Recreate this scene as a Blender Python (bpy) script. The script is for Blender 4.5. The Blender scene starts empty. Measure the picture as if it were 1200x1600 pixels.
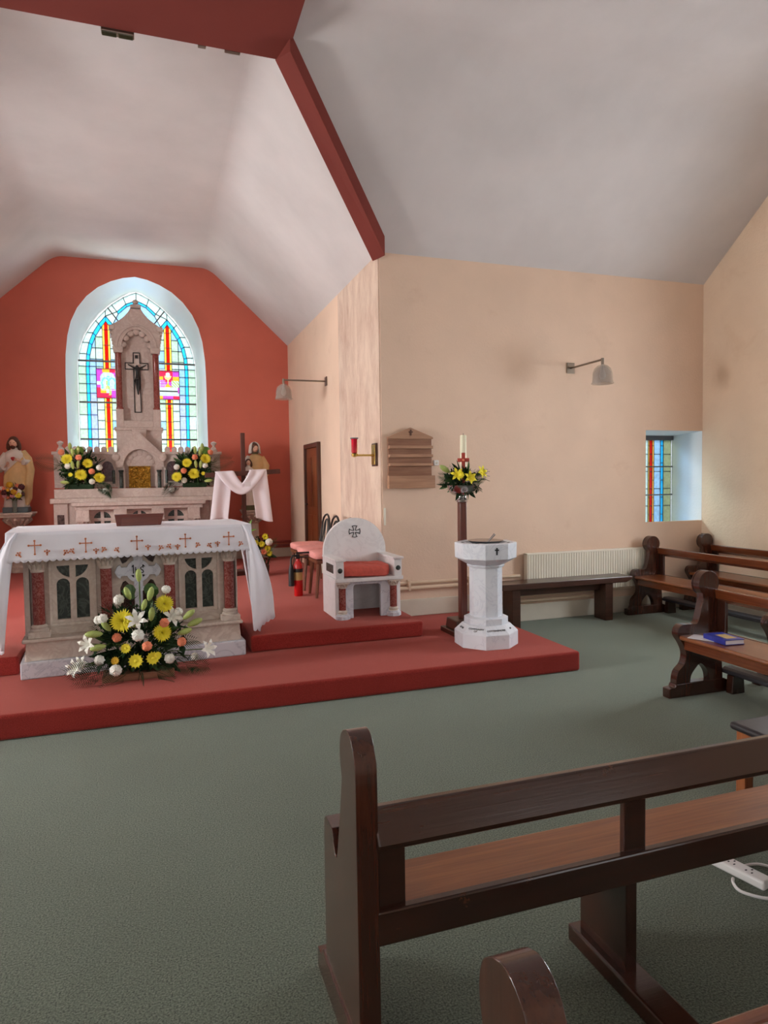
import bpy, math, random
from mathutils import Vector, Matrix
from mathutils.geometry import tessellate_polygon
random.seed(7)
PI = math.pi
S = bpy.context.scene
COL = S.collection

# ------------------------------------------------------------------ camera, world, light, exposure
H = 1.6
F_PX = 1055.04
yaw, pit, rol = [math.radians(v) for v in (18.8129, -2.7223, -0.8017)]
fwd = Vector((math.sin(yaw)*math.cos(pit), math.cos(yaw)*math.cos(pit), math.sin(pit)))
rgt = Vector((math.cos(yaw), -math.sin(yaw), 0))
upv = rgt.cross(fwd)
r2 = rgt*math.cos(rol) + upv*math.sin(rol)
u2 = -rgt*math.sin(rol) + upv*math.cos(rol)
cam = bpy.data.objects.new('camera', bpy.data.cameras.new('camera'))
COL.objects.link(cam)
cam.data.sensor_fit = 'AUTO'; cam.data.sensor_width = 36.0
cam.data.lens = F_PX/1600*36
cam.data.clip_start = 0.02
mw = Matrix.Identity(4)
for i in range(3):
    mw[i][0] = r2[i]; mw[i][1] = u2[i]; mw[i][2] = -fwd[i]
mw[2][3] = H
cam.matrix_world = mw
S.camera = cam

W = bpy.data.worlds.new('overcast_sky'); S.world = W; W.use_nodes = True
bg = W.node_tree.nodes['Background']
bg.inputs[0].default_value = (0.80, 0.91, 1.0, 1); bg.inputs[1].default_value = 0.72

S.view_settings.view_transform = 'Standard'; S.view_settings.look = 'None'
S.view_settings.exposure = 0.25; S.view_settings.gamma = 1.0
S.view_settings.use_curve_mapping = False

def daylight_lamp(name, loc, aim, sx, sz, power, col=(1, .97, .93)):
    """area lamp added outside a window opening, standing in for daylight through its panes"""
    d = bpy.data.lights.new(name, 'AREA'); d.shape = 'RECTANGLE'; d.size = sx; d.size_y = sz
    d.energy = power; d.color = col
    o = bpy.data.objects.new(name, d); COL.objects.link(o); o.location = loc
    o.rotation_euler = Vector(aim).to_track_quat('-Z', 'Z').to_euler()
    return o

XC, XR, YT, YB, ZW, ZF = 2.236, 6.39, 6.607, 11.556, 3.911, 5.10
XM = -0.19                      # axis of nave and chancel
XL = 2*XM - XC                  # chancel left wall
XLL = 2*XM - XR                 # left transept end wall
FL, FR = -1.341, 0.961          # flat part of the ceiling
YV = 5.10                       # start of flat ceiling in the transept
YR = -3.0                       # rear wall
HP1, HP2 = 0.163, 0.305
LIGHTS = dict(rear=42, right_far=240, right_near=40, left_far=820, left_near=70, chancel_left=330, sky=1500, ground=560, corner=160)
for k, x in enumerate((-4.6, -0.2, 4.2)):
    daylight_lamp('rear_fill_lamp', (x, YR-0.35, 2.1), (0, 1, -0.05), 1.9, 2.4, LIGHTS['rear'])  # lamps added outside the guessed rear windows as frontal fill
for y, k in ((4.25, 'far'), (1.2, 'near')):  # daylight lamps added outside the guessed side windows
    daylight_lamp('right_daylight_lamp', (XR+0.45, y, 2.0), (-1, 0, -0.15), 1.3, 1.9, LIGHTS['right_'+k], (.93, .97, 1))
    daylight_lamp('left_daylight_lamp', (XLL-0.45, y, 2.0), (1, 0, -0.05), 1.3, 1.9, LIGHTS['left_'+k], (1, .97, .93))
daylight_lamp('corner_fill_lamp', (4.3, YT+2.2, 2.9), (.72, -.66, -.42), 1.6, 1.6, LIGHTS['corner'], (.93, .97, 1))  # lamp added out of sight to brighten the corner window's reveal
daylight_lamp('chancel_daylight_lamp', (XL-0.45, 8.0, 2.2), (1, 0, -0.1), 1.2, 1.9, LIGHTS['chancel_left'], (1, .97, .93))  # lamp added beyond the guessed left chancel window
# hidden lamps added for sky light and ground bounce, outside the east window
daylight_lamp('east_sky_lamp', (-0.18, YB+2.6, 7.4), (0, -.62, -.78), 4.0, 2.4, LIGHTS['sky'], (.9, .96, 1))
daylight_lamp('east_bounce_lamp', (-0.18, YB+2.2, 0.5), (0, -.75, .66), 4.0, 2.2, LIGHTS['ground'], (1, .98, .94))

# ------------------------------------------------------------------ materials
def lin(c):
    c = c/255.0
    return c/12.92 if c <= 0.04045 else ((c+0.055)/1.055)**2.4
def L3(rgb, k=1.0): return tuple(min(1, lin(c)*k) for c in rgb) + (1,)
MATS = {}
def base_mat(name):
    m = bpy.data.materials.new(name); m.use_nodes = True
    nt = m.node_tree; b = nt.nodes['Principled BSDF']
    MATS[name] = m
    return m, nt, b
def tex_coord(nt, scale=(1, 1, 1), rot=(0, 0, 0)):
    tc = nt.nodes.new('ShaderNodeTexCoord'); mp = nt.nodes.new('ShaderNodeMapping')
    mp.inputs['Scale'].default_value = scale; mp.inputs['Rotation'].default_value = rot
    nt.links.new(tc.outputs['Object'], mp.inputs[0]); return mp.outputs[0]
def noise(nt, co, scale, detail=4, rough=.55, dist=0):
    n = nt.nodes.new('ShaderNodeTexNoise'); n.inputs['Scale'].default_value = scale
    n.inputs['Detail'].default_value = detail; n.inputs['Roughness'].default_value = rough
    n.inputs['Distortion'].default_value = dist
    nt.links.new(co, n.inputs['Vector']); return n.outputs[0]
def ramp(nt, fac, stops):
    r = nt.nodes.new('ShaderNodeValToRGB'); e = r.color_ramp.elements
    while len(e) < len(stops): e.new(.5)
    for el, (p, c) in zip(e, stops): el.position = p; el.color = c
    nt.links.new(fac, r.inputs[0]); return r.outputs[0]
def bump(nt, b, h, strength, dist=.01):
    n = nt.nodes.new('ShaderNodeBump'); n.inputs['Strength'].default_value = strength
    n.inputs['Distance'].default_value = dist
    nt.links.new(h, n.inputs['Height']); nt.links.new(n.outputs[0], b.inputs['Normal'])
def mixc(nt, fac, a, c, mode='MIX'):
    n = nt.nodes.new('ShaderNodeMix'); n.data_type = 'RGBA'; n.blend_type = mode
    if isinstance(fac, float): n.inputs[0].default_value = fac
    else: nt.links.new(fac, n.inputs[0])
    for i, v in ((6, a), (7, c)):
        if isinstance(v, tuple): n.inputs[i].default_value = v
        else: nt.links.new(v, n.inputs[i])
    return n.outputs[2]
def M(name, rgb, rough=.6, var=.06, vs=5, bs=0, bscale=80, bd=.004, metal=0, coat=0, scale=(1, 1, 1), spec=.5):
    m, nt, b = base_mat(name); co = tex_coord(nt, scale)
    n = noise(nt, co, vs)
    c = ramp(nt, n, [(.3, L3(rgb, 1-var*1.6)), (.7, L3(rgb, 1+var))])
    nt.links.new(c, b.inputs['Base Color'])
    b.inputs['Roughness'].default_value = rough; b.inputs['Metallic'].default_value = metal
    b.inputs['Coat Weight'].default_value = coat; b.inputs['Coat Roughness'].default_value = .12
    b.inputs['Specular IOR Level'].default_value = spec
    if bs: bump(nt, b, noise(nt, co, bscale, 3), bs, bd)
    return m
def wood(name, dark, light, rough=.28, coat=.5, axis=0, sc=1.0, wear=None):
    m, nt, b = base_mat(name)
    s = [9*sc, 9*sc, 9*sc]; s[axis] = .8*sc
    co = tex_coord(nt, tuple(s))
    n1 = noise(nt, co, 2.2, 6, .62, .9); s2 = [v*6 for v in s]; s2[axis] = s[axis]*2
    n2 = noise(nt, tex_coord(nt, tuple(s2)), 2.0, 3, .5)
    c1 = ramp(nt, n1, [(.28, L3(dark)), (.52, L3(tuple((a+c)/2 for a, c in zip(dark, light)))), (.75, L3(light))])
    c = mixc(nt, .35, c1, ramp(nt, n2, [(.3, L3(dark)), (.7, L3(light))]))
    if wear:
        w = noise(nt, tex_coord(nt), 9, 8, .75)
        c = mixc(nt, ramp(nt, w, [(.62, (0, 0, 0, 1)), (.72, (1, 1, 1, 1))]), c, L3(wear))
    nt.links.new(c, b.inputs['Base Color'])
    b.inputs['Roughness'].default_value = rough; b.inputs['Coat Weight'].default_value = coat
    b.inputs['Coat Roughness'].default_value = .15
    bump(nt, b, n2, .12, .003)
    return m
def marble(name, base, vein, scale=6, sharp=.06, rough=.3, amount=1.0):
    m, nt, b = base_mat(name); co = tex_coord(nt)
    n = noise(nt, co, scale, 8, .6, 1.6)
    a = nt.nodes.new('ShaderNodeMath'); a.operation = 'SUBTRACT'; nt.links.new(n, a.inputs[0]); a.inputs[1].default_value = .5
    a2 = nt.nodes.new('ShaderNodeMath'); a2.operation = 'ABSOLUTE'; nt.links.new(a.outputs[0], a2.inputs[0])
    v = ramp(nt, a2.outputs[0], [(0, (amount,)*3+(1,)), (sharp, (0, 0, 0, 1))])
    cl = ramp(nt, noise(nt, co, scale*.5, 3), [(.3, L3(base, .86)), (.7, L3(base))])
    nt.links.new(mixc(nt, v, cl, L3(vein)), b.inputs['Base Color'])
    b.inputs['Roughness'].default_value = rough
    return m
def carpet(name, c1, c2, scale=260, patch=.10, sheen=(.5, (1, 1, 1, 1))):
    m, nt, b = base_mat(name); co = tex_coord(nt)
    n = noise(nt, co, scale, 3, .7); p = noise(nt, co, 2.2, 4, .6)
    c = ramp(nt, n, [(.34, L3(c1)), (.62, L3(c2))])
    c = mixc(nt, 1.0, c, ramp(nt, p, [(.3, (1-patch,)*3+(1,)), (.7, (1, 1, 1, 1))]), 'MULTIPLY')
    nt.links.new(c, b.inputs['Base Color']); b.inputs['Roughness'].default_value = .95
    b.inputs['Specular IOR Level'].default_value = .15
    b.inputs['Sheen Weight'].default_value = sheen[0]; b.inputs['Sheen Roughness'].default_value = .45
    b.inputs['Sheen Tint'].default_value = sheen[1]
    bump(nt, b, n, .55, .006)
    return m
def plaster(name, rgb, stain=None, lo=.52, hi=.72, bs=.25, bscale=45, vertical=False, var=.04):
    m, nt, b = base_mat(name); co = tex_coord(nt)
    c = ramp(nt, noise(nt, co, 1.3, 4), [(.3, L3(rgb, 1-var*1.5)), (.7, L3(rgb, 1+var))])
    if stain:
        s = noise(nt, tex_coord(nt, (2.2, 2.2, .8) if vertical else (1, 1, 1)), 2.4, 9, .68, .3)
        c = mixc(nt, ramp(nt, s, [(lo, (0, 0, 0, 1)), (hi, (.75, .75, .75, 1))]), c, L3(stain))
    nt.links.new(c, b.inputs['Base Color']); b.inputs['Roughness'].default_value = .85
    b.inputs['Specular IOR Level'].default_value = .25
    h = noise(nt, co, bscale, 5, .6); bump(nt, b, h, bs, .008)
    return m
def glass_pane(name, rgb, clear=.72, k=1.0):
    m = bpy.data.materials.new(name); m.use_nodes = True; MATS[name] = m
    nt = m.node_tree; nt.nodes.clear()
    out = nt.nodes.new('ShaderNodeOutputMaterial')
    tr = nt.nodes.new('ShaderNodeBsdfTransparent'); tl = nt.nodes.new('ShaderNodeBsdfTranslucent')
    mx = nt.nodes.new('ShaderNodeMixShader'); mx.inputs[0].default_value = 1-clear
    co = tex_coord(nt)
    c = ramp(nt, noise(nt, co, 26, 4, .6), [(.3, L3(rgb, .82*k)), (.7, L3(rgb, k))])
    nt.links.new(c, tr.inputs[0]); nt.links.new(c, tl.inputs[0])
    nt.links.new(tr.outputs[0], mx.inputs[1]); nt.links.new(tl.outputs[0], mx.inputs[2])
    gl = nt.nodes.new('ShaderNodeBsdfGlossy'); gl.inputs['Roughness'].default_value = .15
    m2 = nt.nodes.new('ShaderNodeMixShader'); m2.inputs[0].default_value = .04
    nt.links.new(mx.outputs[0], m2.inputs[1]); nt.links.new(gl.outputs[0], m2.inputs[2])
    nt.links.new(m2.outputs[0], out.inputs[0])
    return m
def clear_glass(name, rgb, rough=.05, alpha=.35):
    m, nt, b = base_mat(name)
    b.inputs['Base Color'].default_value = L3(rgb); b.inputs['Roughness'].default_value = rough
    b.inputs['Alpha'].default_value = alpha; b.inputs['Specular IOR Level'].default_value = .9
    b.inputs['Coat Weight'].default_value = .6
    return m

plaster('ceiling_white', (214, 207, 205), var=.05, bs=.18, bscale=18)
plaster('wall_cream', (230, 200, 176), stain=(205, 168, 142), lo=.6, hi=.95, bs=.3, bscale=38)
plaster('wall_damp', (222, 198, 178), stain=(178, 138, 120), lo=.40, hi=.72, bs=.45, bscale=60, vertical=True)
plaster('wall_rough', (232, 206, 180), stain=(214, 180, 150), lo=.55, hi=.9, bs=.7, bscale=34)
plaster('wall_red', (214, 116, 97), var=.05, bs=.15)
plaster('beam_red', (122, 54, 46), var=.05, bs=.1)
plaster('reveal_white', (236, 240, 242), var=.03, bs=.3)
carpet('carpet_green', (42, 50, 41), (118, 127, 111), 150, .10, (.5, (.66, .72, .64, 1)))
carpet('carpet_red', (126, 36, 32), (168, 58, 50), 220, .14, (.5, (.95, .38, .32, 1)))
M('baseboard_cream', (214, 204, 186), .45, .03)
M('pipe_cream', (226, 200, 172), .4, .03)
M('pipe_red', (150, 56, 46), .45, .03)
M('lead', (84, 88, 92), .55, .05)
M('saddle_bar', (108, 106, 106), .5, .05)
wood('pew_dark', (34, 15, 9), (72, 35, 21), .26, .6, 0, wear=(96, 60, 38))
wood('pew_end', (44, 19, 12), (84, 42, 26), .25, .6, 2)
wood('pew_seat', (104, 52, 24), (158, 92, 48), .3, .45, 0)
wood('pew_rail', (84, 38, 18), (136, 72, 38), .25, .55, 0)
wood('bench_wood', (44, 22, 14), (82, 46, 30), .35, .4, 0)
wood('board_wood', (116, 72, 50), (168, 120, 90), .5, .1, 0)
wood('board_light', (148, 104, 78), (192, 148, 116), .5, .1, 0)
wood('door_wood', (104, 50, 22), (158, 84, 42), .35, .4, 2)
wood('frame_wood', (60, 30, 18), (98, 54, 34), .4, .3, 2)
wood('post_wood', (64, 26, 18), (112, 54, 38), .3, .4, 2)
wood('chair_wood', (92, 48, 30), (146, 88, 60), .35, .3, 2)
wood('stool_wood', (120, 62, 30), (176, 104, 56), .35, .3, 2)
wood('cross_wood', (70, 36, 28), (112, 66, 52), .7, 0, 2)
wood('missal_wood', (84, 36, 26), (124, 60, 44), .35, .4, 0)
marble('stone_cream', (226, 212, 198), (206, 188, 174), 7, .10, .55)
marble('stone_pink', (222, 206, 196), (204, 184, 174), 7, .10, .6)
marble('stone_reredos', (208, 190, 180), (190, 168, 158), 7, .10, .6)
marble('marble_white', (226, 227, 234), (160, 164, 178), 5, .035, .3, .5)
marble('marble_font', (236, 239, 246), (176, 182, 198), 4, .03, .3, .3)
marble('marble_chair', (248, 245, 244), (206, 200, 200), 3, .04, .35, .25)
marble('marble_red', (136, 58, 50), (186, 130, 120), 22, .05, .22, .55)
marble('marble_purple', (94, 44, 48), (120, 74, 76), 14, .04, .25)
marble('marble_green', (54, 62, 58), (112, 122, 114), 9, .06, .22, .5)
marble('marble_dark', (64, 42, 40), (104, 78, 72), 12, .05, .25)
M('gold', (206, 158, 66), .22, .25, 30, 1.0, 38, .05, metal=1)
M('brass', (224, 190, 110), .25, .05, metal=1)
M('silver', (200, 196, 196), .2, .05, metal=1)
M('bronze_grey', (134, 122, 110), .35, .05, metal=.9)
M('black_iron', (26, 22, 22), .4, .05)
M('ink_black', (24, 24, 30), .6, 0)
M('cloth_white', (240, 238, 246), .85, .02, bs=.15, bscale=300)
M('drape_white', (244, 236, 242), .85, .02, bs=.1, bscale=200)
M('thread_orange', (206, 124, 84), .7, .1, 60)
M('cushion_coral', (214, 98, 84), .85, .08, 30, .2, 200)
M('cushion_pink', (226, 150, 142), .85, .06, 30, .2, 200)
M('radiator_cream', (236, 228, 210), .35, .02)
M('plastic_white', (232, 230, 228), .35, .02)
M('vinyl_black', (38, 34, 38), .4, .05, 30, .1, 200)
M('book_blue', (40, 52, 150), .35, .1, 20)
M('paper_white', (232, 228, 232), .7, .03)
M('extinguisher_red', (200, 24, 26), .25, .03, coat=.5)
M('label_dark', (40, 34, 30), .5, .1)
M('label_gold', (196, 160, 96), .5, .1)
M('rubber_black', (24, 24, 26), .5, .05)
M('bloom_yellow', (255, 232, 60), .7, .12, 40)
M('bloom_gold', (226, 176, 40), .7, .15, 40)
M('bloom_white', (248, 246, 236), .7, .04, 40)
M('bloom_orange', (248, 146, 108), .7, .1, 40)
M('bloom_pink', (226, 160, 164), .7, .1, 40)
M('bud_green', (176, 192, 108), .5, .15, 20)
M('leaf_dark', (34, 56, 30), .6, .25, 14, spec=.2)
M('leaf_mid', (66, 98, 48), .45, .2, 14)
M('leaf_bright', (118, 164, 62), .5, .15, 14)
M('leaf_brown', (92, 78, 52), .6, .15, 14)
M('stem_green', (96, 120, 60), .5, .1)
M('skin_painted', (232, 186, 160), .55, .05)
M('robe_white', (232, 222, 212), .6, .06, 8)
M('robe_tan', (226, 188, 132), .6, .08, 8)
M('robe_blue', (74, 92, 122), .6, .08, 8)
M('robe_green', (120, 118, 84), .6, .12, 8)
M('hair_brown', (92, 56, 40), .6, .1, 30)
M('heart_red', (176, 40, 40), .5, .05)
M('pedestal_grey', (96, 108, 112), .5, .1)
M('candle_wax', (242, 236, 206), .45, .03)
M('candle_red', (186, 66, 50), .5, .08)
clear_glass('lamp_glass', (176, 162, 150), .08, .42)
clear_glass('red_glass', (216, 26, 54), .08, .8)
clear_glass('vase_glass', (200, 216, 206), .04, .28)
clear_glass('water', (150, 160, 165), .03, .75)
glass_pane('pane_clear', (236, 250, 246), .86, .9)
glass_pane('pane_green', (226, 243, 228), .86, .9)
glass_pane('pane_paleblue', (206, 232, 252), .86, .92)
glass_pane('pane_lilac', (218, 228, 255), .86, .92)
glass_pane('pane_blue', (96, 196, 230), .6)
glass_pane('pane_yellow', (252, 214, 132), .8, 1.1)
glass_pane('pane_red', (216, 72, 48), .8, 1.05)
glass_pane('pane_purple', (158, 60, 158), .6)
glass_pane('pane_crimson', (206, 36, 66), .6)
glass_pane('pane_orange', (246, 150, 40), .6)
glass_pane('pane_leafgreen', (140, 172, 90), .6)
glass_pane('pane_grey', (176, 182, 160), .6)
glass_pane('pane_plain', (244, 246, 248), .9)

# ------------------------------------------------------------------ mesh helpers
ORG = {}
class MB:
    def __init__(s): s.v = []; s.f = []
    def add(s, vs, fs):
        n = len(s.v); s.v += [Vector(p) for p in vs]; s.f += [tuple(i+n for i in f) for f in fs]; return s
    def box(s, x0, x1, y0, y1, z0, z1, tx=0, ty=0):
        """box; tx, ty shrink the top on each side"""
        return s.add([(x0, y0, z0), (x1, y0, z0), (x1, y1, z0), (x0, y1, z0), (x0+tx, y0+ty, z1), (x1-tx, y0+ty, z1), (x1-tx, y1-ty, z1), (x0+tx, y1-ty, z1)],
                     [(3, 2, 1, 0), (4, 5, 6, 7), (0, 1, 5, 4), (1, 2, 6, 5), (2, 3, 7, 6), (3, 0, 4, 7)])
    def shape(s, loops, a, b, plane='XZ'):
        """2D outline (first loop) with holes, extruded from a to b across the plane"""
        def P(p, d): return {'XZ': (p[0], d, p[1]), 'YZ': (d, p[0], p[1]), 'XY': (p[0], p[1], d)}[plane]
        def area(l): return sum(l[i][0]*l[(i+1) % len(l)][1]-l[(i+1) % len(l)][0]*l[i][1] for i in range(len(l)))
        loops = [list(l) if (area(l) > 0) == (k == 0) else list(reversed(l)) for k, l in enumerate(loops)]
        flat = [p for l in loops for p in l]; n = len(flat)
        tris = tessellate_polygon([[Vector((p[0], p[1], 0)) for p in l] for l in loops])
        vs = [P(p, a) for p in flat] + [P(p, b) for p in flat]; fs = []
        sg = 1 if plane != 'XZ' else -1
        if b < a: sg = -sg
        for t in tris:
            A = (flat[t[1]][0]-flat[t[0]][0])*(flat[t[2]][1]-flat[t[0]][1])-(flat[t[2]][0]-flat[t[0]][0])*(flat[t[1]][1]-flat[t[0]][1])
            t = t if A > 0 else (t[0], t[2], t[1])
            if abs(A) < 1e-12: continue
            fr = tuple(i+n for i in t); bk = (t[0], t[2], t[1])
            if sg < 0: fr = fr[::-1]; bk = bk[::-1]
            fs += [fr, bk]
        k = 0
        for l in loops:
            m = len(l)
            for i in range(m):
                q = (k+i, k+(i+1) % m, k+(i+1) % m+n, k+i+n)
                fs.append(q if sg > 0 else q[::-1])
            k += m
        return s.add(vs, fs)
    def lathe(s, prof, n=24, c=(0, 0, 0), a0=0, sx=1, sy=1, cap=True):
        vs = []; fs = []
        for r, z in prof:
            for i in range(n):
                a = a0+2*PI*i/n; vs.append((c[0]+r*sx*math.cos(a), c[1]+r*sy*math.sin(a), c[2]+z))
        for k in range(len(prof)-1):
            for i in range(n): fs.append((k*n+i, k*n+(i+1) % n, (k+1)*n+(i+1) % n, (k+1)*n+i))
        if cap: fs.append(tuple(range(n))[::-1]); fs.append(tuple((len(prof)-1)*n+i for i in range(n)))
        return s.add(vs, fs)
    def tube(s, pts, r, n=8, flat=1.0, cap=True):
        pts = [Vector(p) for p in pts]; rs = r if isinstance(r, (list, tuple)) else [r]*len(pts)
        vs = []; fs = []; ref = None
        for k, p in enumerate(pts):
            t = (pts[min(k+1, len(pts)-1)]-pts[max(k-1, 0)]).normalized()
            if ref is None:
                ref = Vector((0, 0, 1)) if abs(t.z) < .9 else Vector((0, 1, 0))
            u = t.cross(ref).normalized(); w = u.cross(t).normalized(); ref = w
            for i in range(n):
                a = 2*PI*i/n+PI/n; vs.append(p+u*math.cos(a)*rs[k]+w*math.sin(a)*rs[k]*flat)
        for k in range(len(pts)-1):
            for i in range(n): fs.append((k*n+i, (k*n+(i+1) % n), (k+1)*n+(i+1) % n, (k+1)*n+i))
        if cap: fs.append(tuple(range(n))[::-1]); fs.append(tuple((len(pts)-1)*n+i for i in range(n)))
        return s.add(vs, fs)
    def ball(s, c, r, nu=14, nv=9):
        r = r if isinstance(r, (tuple, list)) else (r, r, r)
        vs = [(c[0], c[1], c[2]-r[2])]; fs = []
        for j in range(1, nv):
            t = PI*j/nv-PI/2
            for i in range(nu):
                a = 2*PI*i/nu; vs.append((c[0]+r[0]*math.cos(t)*math.cos(a), c[1]+r[1]*math.cos(t)*math.sin(a), c[2]+r[2]*math.sin(t)))
        vs.append((c[0], c[1], c[2]+r[2])); top = len(vs)-1
        for i in range(nu):
            fs.append((0, 1+(i+1) % nu, 1+i)); fs.append((top, top-nu+i, top-nu+(i+1) % nu))
        for j in range(nv-2):
            for i in range(nu):
                a = 1+j*nu; fs.append((a+i, a+(i+1) % nu, a+nu+(i+1) % nu, a+nu+i))
        return s.add(vs, fs)
    def loft(s, rings, closed=True, cap=True):
        n = len(rings[0]); vs = [p for r in rings for p in r]; fs = []
        for k in range(len(rings)-1):
            for i in range(n if closed else n-1):
                fs.append((k*n+i, k*n+(i+1) % n, (k+1)*n+(i+1) % n, (k+1)*n+i))
        if cap and closed: fs.append(tuple(range(n))[::-1]); fs.append(tuple((len(rings)-1)*n+i for i in range(n)))
        return s.add(vs, fs)
    def sheet(s, fn, nu, nv):
        vs = [fn(i/nu, j/nv) for j in range(nv+1) for i in range(nu+1)]
        fs = [(j*(nu+1)+i, j*(nu+1)+i+1, (j+1)*(nu+1)+i+1, (j+1)*(nu+1)+i) for j in range(nv) for i in range(nu)]
        return s.add(vs, fs)
    def xf(s, m, start=0):
        for i in range(start, len(s.v)): s.v[i] = m @ s.v[i]
        return s
    def mesh(s, name, mat=None, org=Vector((0, 0, 0)), smooth=None):
        me = bpy.data.meshes.new(name)
        me.from_pydata([tuple(p-org) for p in s.v], [], s.f); me.update()
        if mat: me.materials.append(MATS[mat])
        if smooth:
            me.polygons.foreach_set('use_smooth', [True]*len(me.polygons))
            me.set_sharp_from_angle(angle=math.radians(smooth))
        return me
    def build(s, name, mat, parent=None, smooth=None, bev=0, thick=0, seg=2):
        org = ORG.get(parent.name, Vector((0, 0, 0))) if parent else Vector((0, 0, 0))
        o = bpy.data.objects.new(name, s.mesh(name, mat, org, smooth)); COL.objects.link(o)
        ORG[o.name] = org.copy()
        if parent: o.parent = parent
        if thick:
            m = o.modifiers.new('thickness', 'SOLIDIFY'); m.thickness = thick; m.offset = 0
        if bev:
            m = o.modifiers.new('bevel', 'BEVEL'); m.width = bev; m.segments = seg; m.limit_method = 'ANGLE'; m.angle_limit = math.radians(40)
        return o
def tag(o, label=None, cat=None, group=None, kind=None):
    if label: o['label'] = label
    if cat: o['category'] = cat
    if group: o['group'] = group
    if kind: o['kind'] = kind
    return o
def root(name, label, cat, loc, rz=0, group=None, local=False, kind=None):
    o = bpy.data.objects.new(name, None); COL.objects.link(o); o.location = loc; o.rotation_euler[2] = rz
    o.empty_display_size = .1
    ORG[o.name] = Vector((0, 0, 0)) if (local or rz) else Vector(loc)
    return tag(o, label, cat, group, kind)
def single(o, label, cat, group=None):
    """a one-mesh thing: move its origin to its base"""
    me = o.data; c = Vector((0, 0, 0))
    for v in me.vertices: c += v.co
    c /= len(me.vertices); c.z = min(v.co.z for v in me.vertices)
    me.transform(Matrix.Translation(-c)); o.location = c; ORG[o.name] = c.copy()
    return tag(o, label, cat, group)
def inst(name, me, parent, loc, quat=None, sc=1):
    o = bpy.data.objects.new(name, me); COL.objects.link(o); o.parent = parent; o.location = Vector(loc)
    if quat is not None: o.rotation_mode = 'QUATERNION'; o.rotation_quaternion = quat
    o.scale = (sc, sc, sc) if not isinstance(sc, tuple) else sc
    return o
def copy_tree(o, parent=None):
    c = o.copy(); COL.objects.link(c); c.parent = parent
    for ch in list(o.children): copy_tree(ch, c)
    return c
def arc(cx, cz, r, a0, a1, n, rz=None):
    rz = rz or r
    return [(cx+r*math.cos(math.radians(a0+(a1-a0)*i/n)), cz+rz*math.sin(math.radians(a0+(a1-a0)*i/n))) for i in range(n+1)]
def rect(x0, x1, z0, z1): return [(x0, z0), (x1, z0), (x1, z1), (x0, z1)]
def struct(o, label=None, cat=None): return tag(o, label, cat, kind='structure')
def txt(name, body, size, mat, parent, mtx, depth=.002):
    cu = bpy.data.curves.new(name, 'FONT'); cu.body = body; cu.size = size; cu.align_x = 'CENTER'; cu.align_y = 'CENTER'
    cu.extrude = depth; cu.resolution_u = 3
    ob = bpy.data.objects.new(name, cu); COL.objects.link(ob)
    dg = bpy.context.evaluated_depsgraph_get(); me = bpy.data.meshes.new_from_object(ob.evaluated_get(dg))
    bpy.data.objects.remove(ob); bpy.data.curves.remove(cu)
    me.name = name; me.materials.clear(); me.materials.append(MATS[mat])
    org = ORG.get(parent.name, Vector((0, 0, 0)))
    me.transform(Matrix.Translation(-org) @ mtx)
    o = bpy.data.objects.new(name, me); COL.objects.link(o); o.parent = parent
    return o
# ------------------------------------------------------------------ the setting
def wall(name, loops, a, b, plane, mat, label):
    return struct(MB().shape(loops, a, b, plane).build(name, mat), label, 'wall')
WO = [(1.06, 1.9), (1.055, 3.3), (1.045, 3.6), (1.01, 3.9), (.955, 4.12), (.86, 4.33), (.72, 4.52), (.55, 4.67), (.36, 4.775), (.18, 4.84), (0, 4.872)]
WG = [(.915, 1.95), (.91, 3.4), (.90, 3.6), (.865, 3.8), (.80, 3.98), (.70, 4.15), (.56, 4.33), (.38, 4.51), (.2, 4.64), (.08, 4.71), (0, 4.731)]
WX = -0.182
def both(h): return [(WX+u, z) for u, z in h] + [(WX-u, z) for u, z in reversed(h[:-1])]
GY = 11.95
prof = [(XC, 0), (XC, ZW), (FR, ZF), (FL, ZF), (XL, ZW), (XL, 0)]
wall('wall_east', [prof, both(WO)], YB, YB+.05, 'XZ', 'wall_red', 'terracotta red end wall of the chancel around the arched window')
wall('wall_chancel_right', [rect(YT+.05, YB+.05, 0, ZW)], XC, XC+.06, 'YZ', 'wall_cream', 'cream chancel side wall with the door and a glass lamp')
struct(MB().box(XC-.012, XC, YT+.012, 8.2, HP2, ZW-.01).build('trim_1', 'wall_damp', bev=.004), 'damp stained plaster strip at the chancel corner', 'plaster')
wall('wall_chancel_left', [rect(YT+.05, YB+.05, 0, ZW), rect(7.4, 8.6, 1.25, 3.15)], XL-.06, XL, 'YZ', 'wall_cream', 'cream left side wall of the chancel')
w2 = rect(5.545, 6.388, 1.05, 2.145)
wall('wall_transept', [rect(XC, XR, 0, ZW), w2], YT, YT+.05, 'XZ', 'wall_cream', 'cream transept wall behind the radiator and bench')
wall('wall_transept_left', [rect(XLL, XL, 0, ZW)], YT, YT+.05, 'XZ', 'wall_cream', 'cream wall of the left transept')
gab = [(YT+.05, 0), (YT+.05, ZW), (YV, ZF), (-1.5, ZF), (YR, ZW), (YR, 0)]
SIDEW = [(3.6, 4.9), (.55, 1.85)]
wall('wall_right', [gab]+[rect(a, b, 1.05, 2.95) for a, b in SIDEW], XR, XR+.06, 'YZ', 'wall_rough', 'rough plastered cream gable wall on the right')
wall('wall_left', [gab]+[rect(a, b, 1.05, 2.95) for a, b in SIDEW], XLL-.06, XLL, 'YZ', 'wall_rough', 'rough plastered cream gable wall on the left')
REARW = [(x-.95, x+.95) for x in (-4.6, -.2, 4.2)]
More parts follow.
